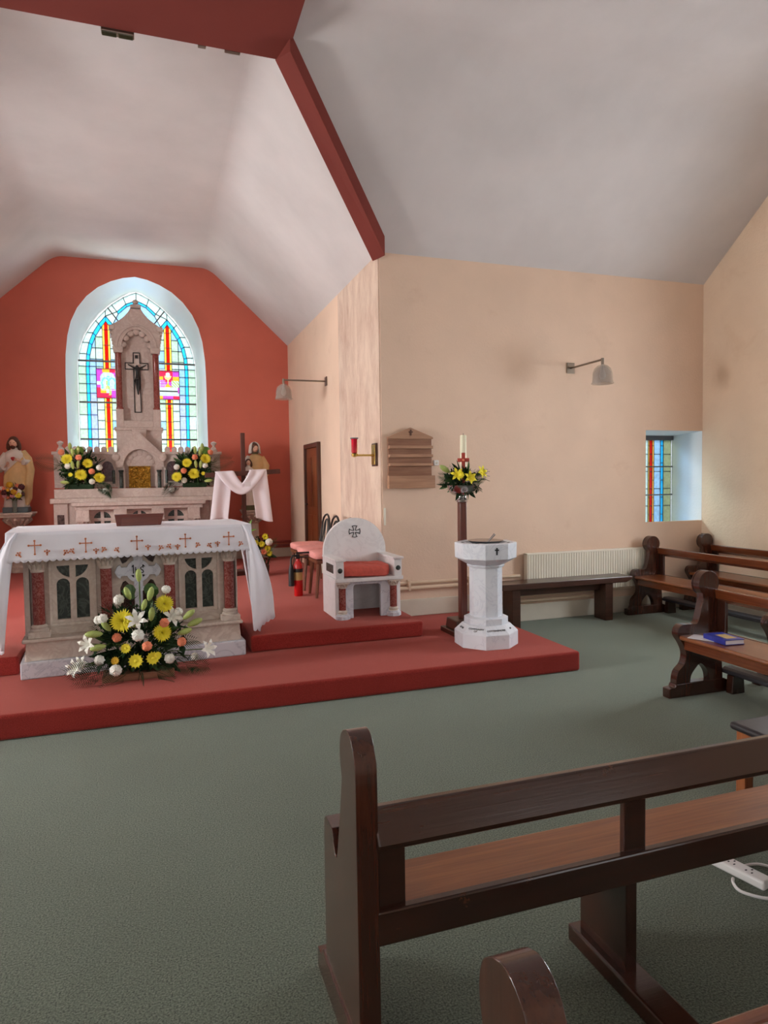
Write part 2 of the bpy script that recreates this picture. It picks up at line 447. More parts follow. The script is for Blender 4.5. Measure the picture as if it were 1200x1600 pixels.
wall('wall_rear', [rect(XLL, XR, 0, ZW)]+[rect(a, b, .95, 3.3) for a, b in REARW], YR-.06, YR, 'XZ', 'wall_cream', 'cream rear wall of the church')
def mrx(x): return 2*XM-x
def bez(p0, p1, p2, t): return p0*(1-t)**2+2*p1*t*(1-t)+p2*t*t
dz = .13; dx = dz*(XC-FR)/(ZF-ZW); dy = dz*(YT-YV)/(ZF-ZW)
VAL = [(XC, YT, ZW)] + [(bez(FR+dx, FR, FR-dx, t), bez(YV+dy, YV, YV-dy, t), bez(ZF-dz, ZF, ZF, t)) for t in [i/10 for i in range(11)]]
c = MB(); n = len(VAL)
def strip(fn_a, fn_b, flip):
    vs = [fn_a(*p) for p in VAL]+[fn_b(*p) for p in VAL]
    fs = [(i, i+1, n+i+1, n+i) for i in range(n-1)]
    c.add(vs, [f[::-1] for f in fs] if flip else fs)
strip(lambda x, y, z: (x, YB, z), lambda x, y, z: (x, y, z), True)
strip(lambda x, y, z: (mrx(x), YB, z), lambda x, y, z: (mrx(x), y, z), False)
strip(lambda x, y, z: (XR, y, z), lambda x, y, z: (x, y, z), False)
strip(lambda x, y, z: (XLL, y, z), lambda x, y, z: (mrx(x), y, z), True)
xe, ye = VAL[-1][0], VAL[-1][1]
c.add([(mrx(xe), YB, ZF), (xe, YB, ZF), (xe, ye, ZF), (mrx(xe), ye, ZF)], [(3, 2, 1, 0)])
c.add([(XLL, ye, ZF), (XR, ye, ZF), (XR, -1.5, ZF), (XLL, -1.5, ZF)], [(3, 2, 1, 0)])
c.add([(XLL, -1.5, ZF), (XR, -1.5, ZF), (XR, YR, ZW), (XLL, YR, ZW)], [(3, 2, 1, 0)])
struct(c.build('ceiling', 'ceiling_white', smooth=25), 'off-white plastered ceiling with sloping sides', 'ceiling')
struct(MB().box(2*XM-1.10, 1.10, 3.4, 5.50, 4.95, 5.15).build('trim_2', 'beam_red', bev=.006), 'broad dark red ceiling beam across the chancel arch', 'beam')
for s, nm in ((1, 'trim_3'), (-1, 'trim_4')):
    P = [(1.04, 5.64, 5.03), (2.25, 6.86, 3.90), (2.30, 6.61, 3.885), (1.10, 5.33, 4.93)]
    P = [(x*.978, y*.978, H+(z-H)*.978) for x, y, z in P]
    P = [(x if s > 0 else 2*XM-x, y, z) for x, y, z in P]
    m = MB().add(P+[(x, y, z+.25) for x, y, z in P], [(0, 1, 2, 3), (7, 6, 5, 4), (0, 4, 5, 1), (1, 5, 6, 2), (2, 6, 7, 3), (3, 7, 4, 0)])
    struct(m.build(nm, 'beam_red'), 'dark red band along the %s ceiling valley' % ('right' if s > 0 else 'left'), 'beam')
struct(MB().box(XLL, XR, YR, YT, -.05, 0).build('floor', 'carpet_green'), 'mottled green carpet floor', 'floor')
struct(MB().box(2*XM-3.30, 3.30, 4.705, YT-.002, 0.001, HP1).build('floor_platform', 'carpet_red', bev=.022, seg=3), 'lower red carpeted altar step', 'step')
pl = [(2.30, 5.68), (2.30, YT-.003), (XC-.002, YT-.003), (XC-.002, YB-.002), (XL+.002, YB-.002), (XL+.002, YT-.003), (2*XM-2.30, YT-.003), (2*XM-2.30, 5.68), (-1.0, 5.68), (-1.0, 6.34), (.74, 6.34), (.74, 5.68)]
struct(MB().shape([pl], HP1+.001, HP2, 'XY').build('floor_platform', 'carpet_red', bev=.02, seg=3), 'upper red carpeted chancel step under the marble chair', 'step')
# skirtings and pipes
struct(MB().box(XC, 3.30, YT-.025, YT-.001, HP1, .34).box(3.30, XR, YT-.025, YT-.001, 0, .19).build('baseboard_transept', 'baseboard_cream', bev=.006), 'cream skirting along the transept wall', 'skirting')
struct(MB().box(XR-.025, XR-.001, YR, YT-.03, 0, .19).build('baseboard_right', 'baseboard_cream', bev=.006), 'cream skirting along the right wall', 'skirting')
struct(MB().box(XL+.002, XC-.002, YB-.03, YB-.001, HP2, .46).build('baseboard_east', 'baseboard_cream', bev=.006), 'cream skirting along the red end wall', 'skirting')
struct(MB().box(XC-.03, XC-.013, YT+.02, 9.25, HP2, .46).build('baseboard_chancel', 'baseboard_cream', bev=.006), 'cream skirting along the chancel side wall', 'skirting')
p = root('heating_pipe', 'pair of cream heating pipes running along the transept wall', 'pipe', (3.2, YT-.05, .45))
MB().tube([(XC+.02, YT-.04, .52), (3.82, YT-.04, .52)], .016, 8).build('pipe', 'pipe_cream', p, 40)
MB().tube([(XC+.02, YT-.05, .465), (3.28, YT-.05, .465), (3.30, YT-.05, .44), (3.30, YT-.05, .26), (3.34, YT-.05, .235), (5.0, YT-.05, .235)], .02, 8).build('pipe', 'pipe_cream', p, 40)
MB().tube([(3.4, YT-.04, .29), (5.3, YT-.04, .29)], .014, 8).build('pipe', 'pipe_cream', p, 40)
for x in (2.5, 3.19): MB().box(x-.012, x+.012, YT-.075, YT-.002, .44, .545).build('bracket', 'pipe_cream', p, bev=.003)
p = root('heating_pipe', 'pair of red painted pipes along the foot of the red wall', 'pipe', (0, YB-.05, .5))
for z in (.50, .57): MB().tube([(1.02, YB-.05, z), (XC-.03, YB-.05, z)], .02, 8).build('pipe', 'pipe_red', p, 40)

# ---------------- leaded windows
def inset(P, d):
    n = len(P); A = sum(P[i][0]*P[(i+1) % n][1]-P[(i+1) % n][0]*P[i][1] for i in range(n))
    if A < 0: P = P[::-1]
    L = []
    for i in range(n):
        a, b = Vector(P[i]), Vector(P[(i+1) % n]); t = (b-a).normalized(); L.append((a+Vector((-t.y, t.x))*d, t))
    out = []
    for i in range(n):
        (a, t), (b, s) = L[i-1], L[i]; cr = t.x*s.y-t.y*s.x
        if abs(cr) < .05: out.append(tuple(b)); continue
        k = ((b-a).x*s.y-(b-a).y*s.x)/cr; out.append(tuple(a+t*k))
    return P, out
def clip(P, C):
    """convex clip of polygon P by counter-clockwise convex outline C"""
    for i in range(len(C)):
        a, b = C[i], C[(i+1) % len(C)]; Q = []
        f = lambda p: (b[0]-a[0])*(p[1]-a[1])-(b[1]-a[1])*(p[0]-a[0])
        for j in range(len(P)):
            p, q = P[j], P[(j+1) % len(P)]; fp, fq = f(p), f(q)
            if fp >= 0: Q.append(p)
            if fp*fq < 0: t = fp/(fp-fq); Q.append((p[0]+t*(q[0]-p[0]), p[1]+t*(q[1]-p[1])))
        P = Q
        if len(P) < 3: return None
    out = []
    for p in P:
        if not out or abs(p[0]-out[-1][0])+abs(p[1]-out[-1][1]) > .004: out.append(p)
    if len(out) > 2 and abs(out[0][0]-out[-1][0])+abs(out[0][1]-out[-1][1]) < .004: out.pop()
    A = sum(out[i][0]*out[(i+1) % len(out)][1]-out[(i+1) % len(out)][0]*out[i][1] for i in range(len(out)))/2
    return out if len(out) > 2 and A > .0004 else None
class Leaded:
    def __init__(s, win, y): s.win = win; s.y = y; s.came = MB()
    def pane(s, P, mat, d=.005):
        P, Q = inset(list(P), d)
        MB().shape([P], s.y, s.y+.004).build('pane', mat, s.win)
        n = len(P)
        for i in range(n):
            j = (i+1) % n
            for a, b in ((s.y-.005, s.y+.009),):
                vs = [(P[i][0], a, P[i][1]), (P[j][0], a, P[j][1]), (Q[j][0], a, Q[j][1]), (Q[i][0], a, Q[i][1])]
                s.came.add(vs+[(x, b, z) for x, _, z in vs], [(0, 1, 2, 3), (7, 6, 5, 4), (3, 2, 6, 7), (1, 0, 4, 5)])
    def done(s): s.came.build('lead_came', 'lead', s.win)

ring0 = [(x, YB+.001, z) for x, z in both(WO)]; ring1 = [(x, GY+.03, z) for x, z in both(WG)]
e = MB().loft([ring0, ring1], cap=False)
e.f = [f[::-1] for f in e.f]
win = e.build('window_1', 'reveal_white', smooth=35); struct(win, 'tall pointed stained glass window above the high altar', 'window')
ld = Leaded(win, GY)
Wp = both(WG)
pale = ['pane_clear', 'pane_green', 'pane_clear', 'pane_paleblue']
def mir(P, s): return [(WX+s*u, z) for u, z in P][::s]
LO = [(.79, 3.5), (.775, 3.7), (.735, 3.88), (.67, 4.04), (.58, 4.19), (.475, 4.32)]
LI = [(.74, 3.5), (.726, 3.68), (.69, 3.845), (.63, 3.995), (.55, 4.13), (.475, 4.235)]
WQ = [(.906, 3.5), (.885, 3.7), (.835, 3.88), (.765, 4.04), (.63, 4.24), (.475, 4.415)]
rows = [1.95, 2.1, 2.33, 2.49, 2.72, 2.93, 3.07, 3.22, 3.37, 3.5]
rnd = random.Random(3)
for s in (1, -1):
    for k in range(len(rows)-1):
        z0, z1 = rows[k], rows[k+1]
        q = clip(mir([(.79, z0), (.93, z0), (.93, z1), (.79, z1)], s), Wp)
        if q: ld.pane(q, rnd.choice(['pane_clear', 'pane_green', 'pane_green']))
        ld.pane(mir(rect(.74, .79, z0, z1), s), 'pane_blue', .004)
        ld.pane(mir(rect(.64, .74, z0, z1), s), 'pane_lilac' if k < 6 else 'pane_paleblue')
    for k in range(5):
        ld.pane(mir([LO[k], WQ[k], WQ[k+1], LO[k+1]], s), 'pane_clear')
        ld.pane(mir([LI[k], LO[k], LO[k+1], LI[k+1]], s), 'pane_blue', .004)
        li = [(.95-u, z) for u, z in LI]; lo = [(.95-u, z) for u, z in LO]
        ld.pane(mir([lo[k], li[k], li[k+1], lo[k+1]], s), 'pane_blue', .004)
    lan = LI + [(.95-u, z) for u, z in reversed(LI[:-1])]
    lanp = [(WX+s*u, z) for u, z in lan]
    if s < 0: lanp = lanp[::-1]
    up = [3.5, 3.62, 3.8, 3.98, 4.12, 4.3]
    for k in range(5):
        for a, b in ((.64, .76), (.53, .64), (.30, .42), (.18, .30)):
            q = clip(mir(rect(a, b, up[k], up[k+1]), s), lanp)
            if q: ld.pane(q, rnd.choice(pale))
    rr = [1.95, 2.18, 2.4, 2.62, 2.85, 3.0, 3.466, 3.6, 3.85, 4.1, 4.3]
    for k in range(len(rr)-1):
        if rr[k] == 3.0: continue
        for a, b, m in ((.50, .53, 'pane_yellow'), (.45, .50, 'pane_red'), (.42, .45, 'pane_yellow')):
            P = mir(rect(a, b, rr[k], rr[k+1]), s); q = clip(P, lanp) if rr[k] >= 3.5 else P
            if q: ld.pane(q, m, .0025)
    cr = [1.95, 2.1, 2.25, 2.49, 2.63, 2.8, 3.0]
    for k in range(6):
        ld.pane(mir(rect(.53, .64, cr[k], cr[k+1]), s), pale[(k*2) % 4]); ld.pane(mir(rect(.30, .42, cr[k], cr[k+1]), s), pale[k % 4])
    ld.pane(mir(rect(.53, .64, 3.466, 3.5), s), 'pane_clear')
    for P in ([(.475, 4.415), (.38, 4.51), (.30, 4.40), (.475, 4.32)][::-1], [(.38, 4.51), (.2, 4.64), (.16, 4.53), (.30, 4.40)][::-1], [(.2, 4.64), (0, 4.731), (0, 4.60), (.16, 4.53)][::-1]):
        ld.pane(mir(P, s), 'pane_clear')
    for P in ([(.30, 4.40), (.16, 4.53), (.15, 4.49), (.28, 4.365)][::-1], [(.16, 4.53), (0, 4.60), (0, 4.56), (.15, 4.49)][::-1]):
        ld.pane(mir(P, s), 'pane_blue', .004)
    ld.pane(mir([(.475, 4.32), (.30, 4.40), (.28, 4.365), (.37, 4.19)][::-1], s), 'pane_clear')
    ld.pane(mir([(.37, 4.19), (.28, 4.365), (.15, 4.49), (0, 4.56), (0, 4.04), (.28, 4.04)][::-1], s), 'pane_paleblue')
for k in range(6):
    ld.pane([(WX-.30, cr[k]), (WX+.30, cr[k]), (WX+.30, cr[k+1]), (WX-.30, cr[k+1])], pale[k % 4])
ld.pane([(WX-.31, 3.0), (WX+.31, 3.0), (WX+.31, 3.5), (WX-.31, 3.5)], 'pane_green')
ld.pane([(WX-.16, 3.5), (WX+.16, 3.5), (WX+.26, 4.04), (WX-.26, 4.04)], 'pane_clear')
ld.done()
# the two pictured panels: coloured quarries of glass in one leaded panel
def picture(cx, fn, mats, name):
    nx, nz = 30, 42; w, h = .33, .466; m = MB()
    x0, z0 = cx-w/2, 3.0; idx = []
    m.sheet(lambda u, v: (x0+u*w, GY, z0+v*h), nx, nz)
    for j in range(nz):
        for i in range(nx): idx.append(fn((i+.5)/nx, (j+.5)/nz))
    o = m.build(name, mats[0], win)
    for k in mats[1:]: o.data.materials.append(MATS[k])
    o.data.polygons.foreach_set('material_index', idx)
    f = MB()
    f.shape([rect(x0-.008, x0+w+.008, z0-.008, z0+h+.008), rect(x0, x0+w, z0, z0+h)], GY-.008, GY+.01).build('lead_came', 'lead', win)
    return o
PM = ['pane_purple', 'pane_crimson', 'pane_orange', 'pane_yellow', 'pane_blue', 'pane_clear', 'pane_leafgreen', 'lead', 'pane_lilac']
def pic_left(x, z):
    # a flowing blue letter M with lilies, white doves above, purple and red ground
    def near(a, b, t): return abs(math.hypot(*a)-b) < t
    if abs(z-.27) < .01 and x > .2: return 5
    if z > .70 and z < .84 and (abs(x-.38) < .10 or abs(x-.72) < .12) and abs(z-.77)+.35*abs(((x*6) % 1)-.5) < .13: return 5
    if abs(z-.74) < .03 and abs(x-.55) < .08: return 4
    for cx in (.40, .70):
        d = math.hypot((x-cx)/.155, (z-.52)/.17)
        if abs(d-1) < .2 and z > .44: return 4
    if z < .46 and z > .30 and (abs(x-.25-.02*math.sin(z*20)) < .045 or abs(x-.86) < .045): return 4
    if abs(x-.55-.06*math.sin(z*9)) < .05 and .1 < z < .6: return 6
    if (x-.46)**2+((z-.36)*1.3)**2 < .006 or (x-.62)**2+((z-.22)*1.3)**2 < .004: return 3
    if abs(z-.52) < .06 and x < .16: return 5
    if (x-.5)**2+(z-.52)**2 < .02: return 5
    if z > .88: return 1 if x > .6 else 2 if x > .28 else 0
    if x > .66 and z < .3: return 0
    if x < .18: return 0 if z > .35 else 1
    if z < .16: return 1
    if x < .45 and z < .32: return 2
    return 0 if (x-.5)**2+(z-.5)**2 > .17 else 8
def pic_right(x, z):
    # golden chalice with a white host, grapes and wheat on purple and red
    dx = x-.46
    if dx*dx+((z-.87)*1.25)**2 < .012: return 5
    if .70 < z < .84 and abs(dx) < .17*math.sqrt(max(0, 1-((.84-z)/.15)**2)): return 3
    if .56 < z <= .70 and abs(dx) < .03: return 3
    if .42 < z <= .56 and abs(dx) < .03+.14*(.56-z)/.14: return 2
    if .44 < z < .66 and x < .34 and ((x*14) % 1-.5)**2+((z*16) % 1-.5)**2 < .16: return 8
    if .50 < z < .70 and x < .30: return 0
    if .44 < z < .66 and x > .62: return 6 if ((x*7+z*9) % 1) > .45 else 5
    if .22 < z < .42 and abs(dx) < .47: return 5 if not (.27 < z < .30) else 7
    if z < .12: return 0 if abs(dx) < .25 else (2 if x < .2 else 1)
    if z < .22: return 8
    if z > .8: return 1 if x < .7 else 0
    if z > .62: return 2 if (x < .22 or x > .7) else 1
    return 0
picture(WX-.475, pic_left, PM, 'picture_pane')
picture(WX+.475, pic_right, PM, 'picture_pane')
sb = MB()
for z in (3.585, 2.92, 2.325): sb.box(WX-.905, WX+.905, GY-.035, GY-.015, z-.014, z+.014)
for s in (1, -1): sb.tube([(WX+s*.44, GY-.025, 4.45), (WX+s*.25, GY-.025, 4.2)], .013, 4)
sb.build('saddle_bar', 'saddle_bar', win)

# small transept window, flush with the corner
a = [(5.545, YT+.001, 1.05), (6.388, YT+.001, 1.05), (6.388, YT+.001, 2.145), (5.545, YT+.001, 2.145)]
b = [(5.47, 7.12, 1.0), (6.352, 7.12, 1.0), (6.352, 7.12, 2.11), (5.47, 7.12, 2.11)]
e = MB().loft([a, b], cap=False); e.f = [f[::-1] for f in e.f]
win2 = struct(e.build('window_2', 'reveal_white'), 'small square leaded window in the transept corner', 'window')
ld = Leaded(win2, 7.09)
cols = [(5.48, 5.60, 'pane_green', 0), (5.60, 5.645, 'pane_blue', .11), (5.645, 5.75, 'pane_paleblue', 0), (5.75, 5.985, 'pane_clear', 0), (5.985, 6.005, 'pane_yellow', .11), (6.005, 6.05, 'pane_red', 0), (6.05, 6.075, 'pane_yellow', .11), (6.075, 6.178, 'pane_paleblue', 0), (6.178, 6.222, 'pane_blue', .11), (6.222, 6.345, 'pane_grey', 0)]
for x0, x1, m, off in cols:
    z = 1.0; zs = [z]; z += .11 if off else .22
    while z < 2.06: zs.append(z); z += .22
    zs.append(2.06)
    for k in range(len(zs)-1): ld.pane(rect(x0, x1, zs[k], zs[k+1]), m, .0035)
ld.done()
MB().box(5.47, 6.35, 7.05, 7.13, 2.06, 2.115).build('lintel', 'lead', win2)
for z in (1.36, 1.72): MB().box(5.47, 6.352, 7.065, 7.08, z-.008, z+.008).build('saddle_bar', 'saddle_bar', win2)

# plain windows added out of view: guessed openings for the daylight lamps behind them
def added_window(name, loc, rz, w, h, label):
    r = root(name, label, 'window', loc, rz, local=True, kind='structure')
    m = MB(); x = w/2; d = .28
    m.add([(-x, 0, 0), (x, 0, 0), (x, 0, h), (-x, 0, h), (-x, d, 0), (x, d, 0), (x, d, h), (-x, d, h)], [(0, 1, 5, 4)[::-1], (1, 2, 6, 5)[::-1], (2, 3, 7, 6)[::-1], (3, 0, 4, 7)[::-1]])
    m.build('reveal', 'reveal_white', r)
    f = MB().shape([rect(-x, x, 0, h)]+[rect(-x+.05+i*(w-.05)/2, -x+i*(w-.05)/2+(w-.05)/2, .05+k*(h-.05)/3, k*(h-.05)/3+(h-.05)/3) for i in range(2) for k in range(3)], d-.04, d)
    f.build('window_frame', 'plastic_white', r)
    for i in range(2):
        for k in range(3):
            MB().box(-x+.05+i*(w-.05)/2, -x+i*(w-.05)/2+(w-.05)/2, d-.022, d-.018, .05+k*(h-.05)/3, k*(h-.05)/3+(h-.05)/3).build('pane', 'pane_plain', r)
    return r
for a, b in SIDEW: added_window('added_window_3', (XR+.05, (a+b)/2, 1.05), -PI/2, b-a, 1.9, 'added plain window in the right gable wall, out of view')
for a, b in SIDEW: added_window('added_window_4', (XLL-.05, (a+b)/2, 1.05), PI/2, b-a, 1.9, 'added plain window in the left gable wall, out of view')
for a, b in REARW: added_window('added_window_5', ((a+b)/2, YR-.05, .95), PI, b-a, 2.35, 'added broad window in the rear wall, out of view')
added_window('added_window_6', (XL-.05, 8.0, 1.25), PI/2, 1.2, 1.9, 'added plain window in the left chancel wall, out of view')

# door in the chancel side wall
d1 = root('door_1', 'brown panelled door in the chancel side wall', 'door', (XC, 9.73, HP2), kind='structure')
MB().shape([[(9.28, HP2), (9.35, HP2), (9.35, 2.08), (10.12, 2.08), (10.12, HP2), (10.2, HP2), (10.2, 2.15), (9.28, 2.15)]], XC-.05, XC-.001, 'YZ').build('door_frame', 'frame_wood', d1, bev=.006)
lf = MB().box(XC-.02, XC-.001, 9.35, 10.12, HP2, 2.08).build('door_leaf', 'door_wood', d1)
for z0, z1 in ((.42, 1.1), (1.22, 1.95)):
    for y0, y1 in ((9.43, 9.69), (9.78, 10.04)): MB().box(XC-.03, XC-.018, y0, y1, z0, z1, 0, .0).build('panel', 'door_wood', lf, bev=.008)
MB().tube([(XC-.02, 10.05, 1.25), (XC-.07, 10.05, 1.25), (XC-.075, 9.95, 1.25)], .01, 8).build('handle', 'black_iron', lf, 40)
# ------------------------------------------------------------------ pews
def smoothpath(pts, n=5, closed=False):
    P = [Vector(p) for p in pts]; out = []
    for i in range(len(P)-1):
        a, b, c_, d = P[max(i-1, 0)], P[i], P[i+1], P[min(i+2, len(P)-1)]
        for k in range(n):
            t = k/n
            out.append(tuple(.5*((2*b)+(c_-a)*t+(2*a-5*b+4*c_-d)*t*t+(3*b-a-3*c_+d)*t**3)))
    out.append(tuple(P[-1])); return out
def pew_end_profile():
    front = smoothpath([(.065, .10), (.068, .14), (.085, .19), (.138, .24), (.152, .313), (.122, .385), (.08, .445), (.078, .485), (.105, .52), (.16, .527), (.235, .522), (.262, .545), (.285, .62), (.300, .70), (.298, .745)], 4)
    knob = arc(.355, .812, .092, 228, -42, 18)
    back = [(.455, .742), (.46, .5), (.475, .3), (.488, .15), (.49, .10)]
    archp = smoothpath([(.37, .10), (.36, .15), (.33, .195), (.283, .23), (.235, .195), (.20, .15), (.19, .10)], 4)
    return front + knob + back + archp
PEP = pew_end_profile()
def plain_end_profile():
    # taller end with a straight front, a scooped arm and a rounded head
    return [(.10, .10), (.10, .50), (.108, .552), (.125, .565), (.20, .563)] + smoothpath([(.20, .563), (.222, .52), (.245, .497), (.262, .52), (.29, .62), (.318, .735), (.325, .775)], 4)[1:] + smoothpath([(.325, .775), (.312, .81), (.308, .85), (.32, .89), (.35, .915)], 4)[1:] + arc(.385, .86, .065, 100, 20, 6) + [(.462, .855), (.465, .80), (.47, .10)]
PE2 = plain_end_profile()
def make_pew(label, L, supports, kneeler, loc, rz, seatmat='pew_seat', railmat='pew_rail', group=None, plain=False):
    r = root('church_pew', label, 'pew', loc, rz, group, local=True)
    for x in (0, L-.06):
        e = MB().shape([PE2 if plain else PEP], x, x+.06, 'YZ').build('pew_end', 'pew_end', r, 30, bev=.012 if plain else .008)
        MB().shape([[(0.0, 0), (.62, 0), (.62, .055), (.56, .075), (.5, .10), (.06, .10), (.05, .075), (.0, .07)]], x-.006, x+.066, 'YZ').build('foot', 'pew_end', r, bev=.006)
        if not plain: MB().lathe([(.082, 0), (.092, .006), (.092, .014), (.06, .02)], 24).xf(Matrix.Translation((x+(-.002 if x == 0 else .062), .355, .812)) @ Matrix.Rotation(-PI/2 if x == 0 else PI/2, 4, 'Y')).build('roundel', 'pew_end', e, 40)
    sf, sz = (.195, .422) if plain else (.09, .45)
    m = MB().shape([[(sf, sz-.02), (sf+.005, sz), (.46, sz+.002), (.46, sz-.03), (sf+.01, sz-.032)]], .055, L-.055, 'YZ').build('seat', seatmat, r, bev=.006)
    MB().box(.055, L-.055, sf+.045, sf+.07, sz-.105, sz-.03).build('seat_apron', railmat, r, bev=.004)
    MB().box(.055, L-.055, .440, .470, .36, .455).build('lower_rail', 'pew_dark', r, bev=.006)
    rz_ = -.043 if plain and loc[1] > 1.5 else 0
    MB().shape([[(.405, .765+rz_), (.435, .768+rz_), (.485, .685+rz_), (.483, .668+rz_), (.455, .668+rz_), (.42, .70+rz_)]], .055, L-.055, 'YZ').build('back_rail', railmat, r, bev=.007, seg=3)
    for x in [.06]+supports+[L-.14]:
        MB().box(x, x+.08, .430, .455, .44, .69+rz_).build('upright', 'pew_dark', r, bev=.005)
    for x in supports:
        MB().box(x+.02, x+.06, .20, .44, .05, .42).build('support', 'pew_dark', r, bev=.004)
        MB().box(x-.01, x+.09, .17, .78, 0, .06).build('foot', 'pew_dark', r, bev=.008)
    if kneeler:
        k = MB().shape([[(.50, .135), (.505, .165), (.53, .178), (.60, .178), (.63, .165), (.635, .135)]], .03, L-.03, 'YZ').build('kneeler', 'vinyl_black', r, bev=.008)
        for x in (.09, L-.15): MB().box(x, x+.06, .49, .61, 0.0, .135, 0, .01).build('kneeler_leg', 'pew_dark', r, bev=.005)
    return r
R90 = -PI/2
make_pew('dark pew nearest the radiator, its end beside the bench tip', 2.3, [], True, (5.13, 6.46, 0), R90)
make_pew('dark pew standing against the right wall below the corner window', 2.3, [], False, (5.92, 6.46, 0), R90)
make_pew('brown side pew with a blue book lying on its seat', 2.4, [], True, (3.46, 3.93, 0), R90)
make_pew('side pew mostly out of frame behind the one holding the book', 2.4, [], True, (4.30, 3.93, 0), R90)
XE = .475
make_pew('large dark pew in the foreground seen from behind', 2.72, [.85, 1.79], False, (XE+2.72, 2.12, 0), PI, 'pew_seat', 'pew_dark', plain=True)
make_pew('nearest pew with only its worn rounded end top in view', 2.72, [.85, 1.79], False, (XE+2.72-.035, 1.19, 0), PI, 'pew_seat', 'pew_rail', plain=True)

# bench under the radiator
r = root('bench', 'plain dark wooden bench in front of the radiator', 'bench', (4.24, 6.36, 0))
MB().shape([[(3.42, .42), (4.98, .42), (5.06, .455), (5.06, .485), (3.42, .485)]], 6.23, 6.495).build('seat', 'bench_wood', r, bev=.006)
for x in (3.55, 4.72): MB().box(x, x+.10, 6.26, 6.47, 0, .42).build('leg', 'bench_wood', r, bev=.006)
MB().box(3.65, 4.72, 6.36, 6.39, .33, .42).build('stretcher', 'bench_wood', r, bev=.004)
# radiator
r = root('radiator', 'long cream panel radiator on the transept wall', 'radiator', (4.7, YT-.07, .3))
pts = [(3.885, YT-.09)]; n = 50; w = (5.53-3.885)/n
for i in range(n):
    x = 3.885+i*w; pts += [(x+w*.2, YT-.09), (x+w*.32, YT-.098), (x+w*.78, YT-.098), (x+w*.9, YT-.09)]
pts += [(5.53, YT-.09), (5.53, YT-.075), (3.885, YT-.075)]
MB().shape([pts], .315, .745, 'XY').build('panel', 'radiator_cream', r)
MB().box(3.875, 5.54, YT-.10, YT-.03, .745, .765).build('top_grille', 'radiator_cream', r, bev=.005)
for x in (3.875, 5.53): MB().box(x, x+.01, YT-.10, YT-.03, .315, .765).build('side_cover', 'radiator_cream', r, bev=.003)
MB().tube([(5.50, YT-.06, .33), (5.50, YT-.06, .25)], .012, 8).build('valve', 'brass', r, 40)

# stool with black padded top behind the foreground pew
r = root('stool', 'wooden stool with black padded top behind the foreground pew', 'stool', (2.76, 2.17, 0))
MB().box(2.43, 3.09, 1.99, 2.345, .455, .49).build('cushion', 'vinyl_black', r, bev=.015, seg=3)
MB().box(2.455, 3.065, 2.01, 2.325, .37, .455).build('apron', 'stool_wood', r, bev=.004)
for x in (2.455, 3.015):
    for y in (2.01, 2.275): MB().box(x, x+.05, y, y+.05, 0, .39).build('leg', 'stool_wood', r, bev=.004)
# book and leaflet on the side pew
bm = Matrix.Translation((3.70, 3.62, .4535)) @ Matrix.Rotation(-.12, 4, 'Z')
r = root('book', 'blue paperback book lying on the pew seat', 'book', (3.70, 3.62, .4535), -.12)
MB().box(-.075, .075, -.11, .11, 0, .004).box(-.075, .075, -.11, .11, .031, .035).box(-.075, -.071, -.11, .11, .004, .031).build('cover', 'book_blue', r)
MB().box(-.07, .072, -.106, .106, .004, .031).build('pages', 'paper_white', r)
MB().box(-.03, .05, -.07, .05, .035, .0356).build('cover_picture', 'label_gold', r)
o = MB().box(-.07, .07, -.10, .10, 0, .003).xf(Matrix.Translation((3.65, 3.73, .453)) @ Matrix.Rotation(.5, 4, 'Z')).build('leaflet', 'paper_white')
single(o, 'white leaflet tucked under the blue book', 'paper')
# socket strip and its cable
r = root('socket_strip', 'white extension socket strip on the green carpet', 'socket', (2.165, 2.09, 0), -1.35)
MB().box(-.17, .17, -.032, .032, 0, .038).build('body', 'plastic_white', r, bev=.01, seg=3)
for i in range(4):
    x = -.12+i*.072
    for dx, dy in ((0, .014), (-.012, -.008), (.012, -.008)): MB().box(x+dx-.003, x+dx+.003, dy-.005, dy+.005, .0375, .0385).build('socket_hole', 'ink_black', r)
cab = smoothpath([(2.20, 1.915, .018), (2.215, 1.885, .012), (2.19, 1.865, .007), (2.13, 1.885, .007), (2.085, 1.945, .007), (2.10, 1.995, .007), (2.125, 2.02, .007)], 6)
single(MB().tube(cab, .006, 6).build('power_cable', 'plastic_white', None, 40), 'looped white cable beside the socket strip', 'cable')
single(MB().tube(smoothpath([(2.215, 2.07, .008), (2.30, 2.06, .008), (2.36, 1.985, .008), (2.42, 1.97, .008)], 6), .006, 6).build('power_cable', 'plastic_white', None, 40), 'white cable running off to the right behind the socket strip', 'cable')

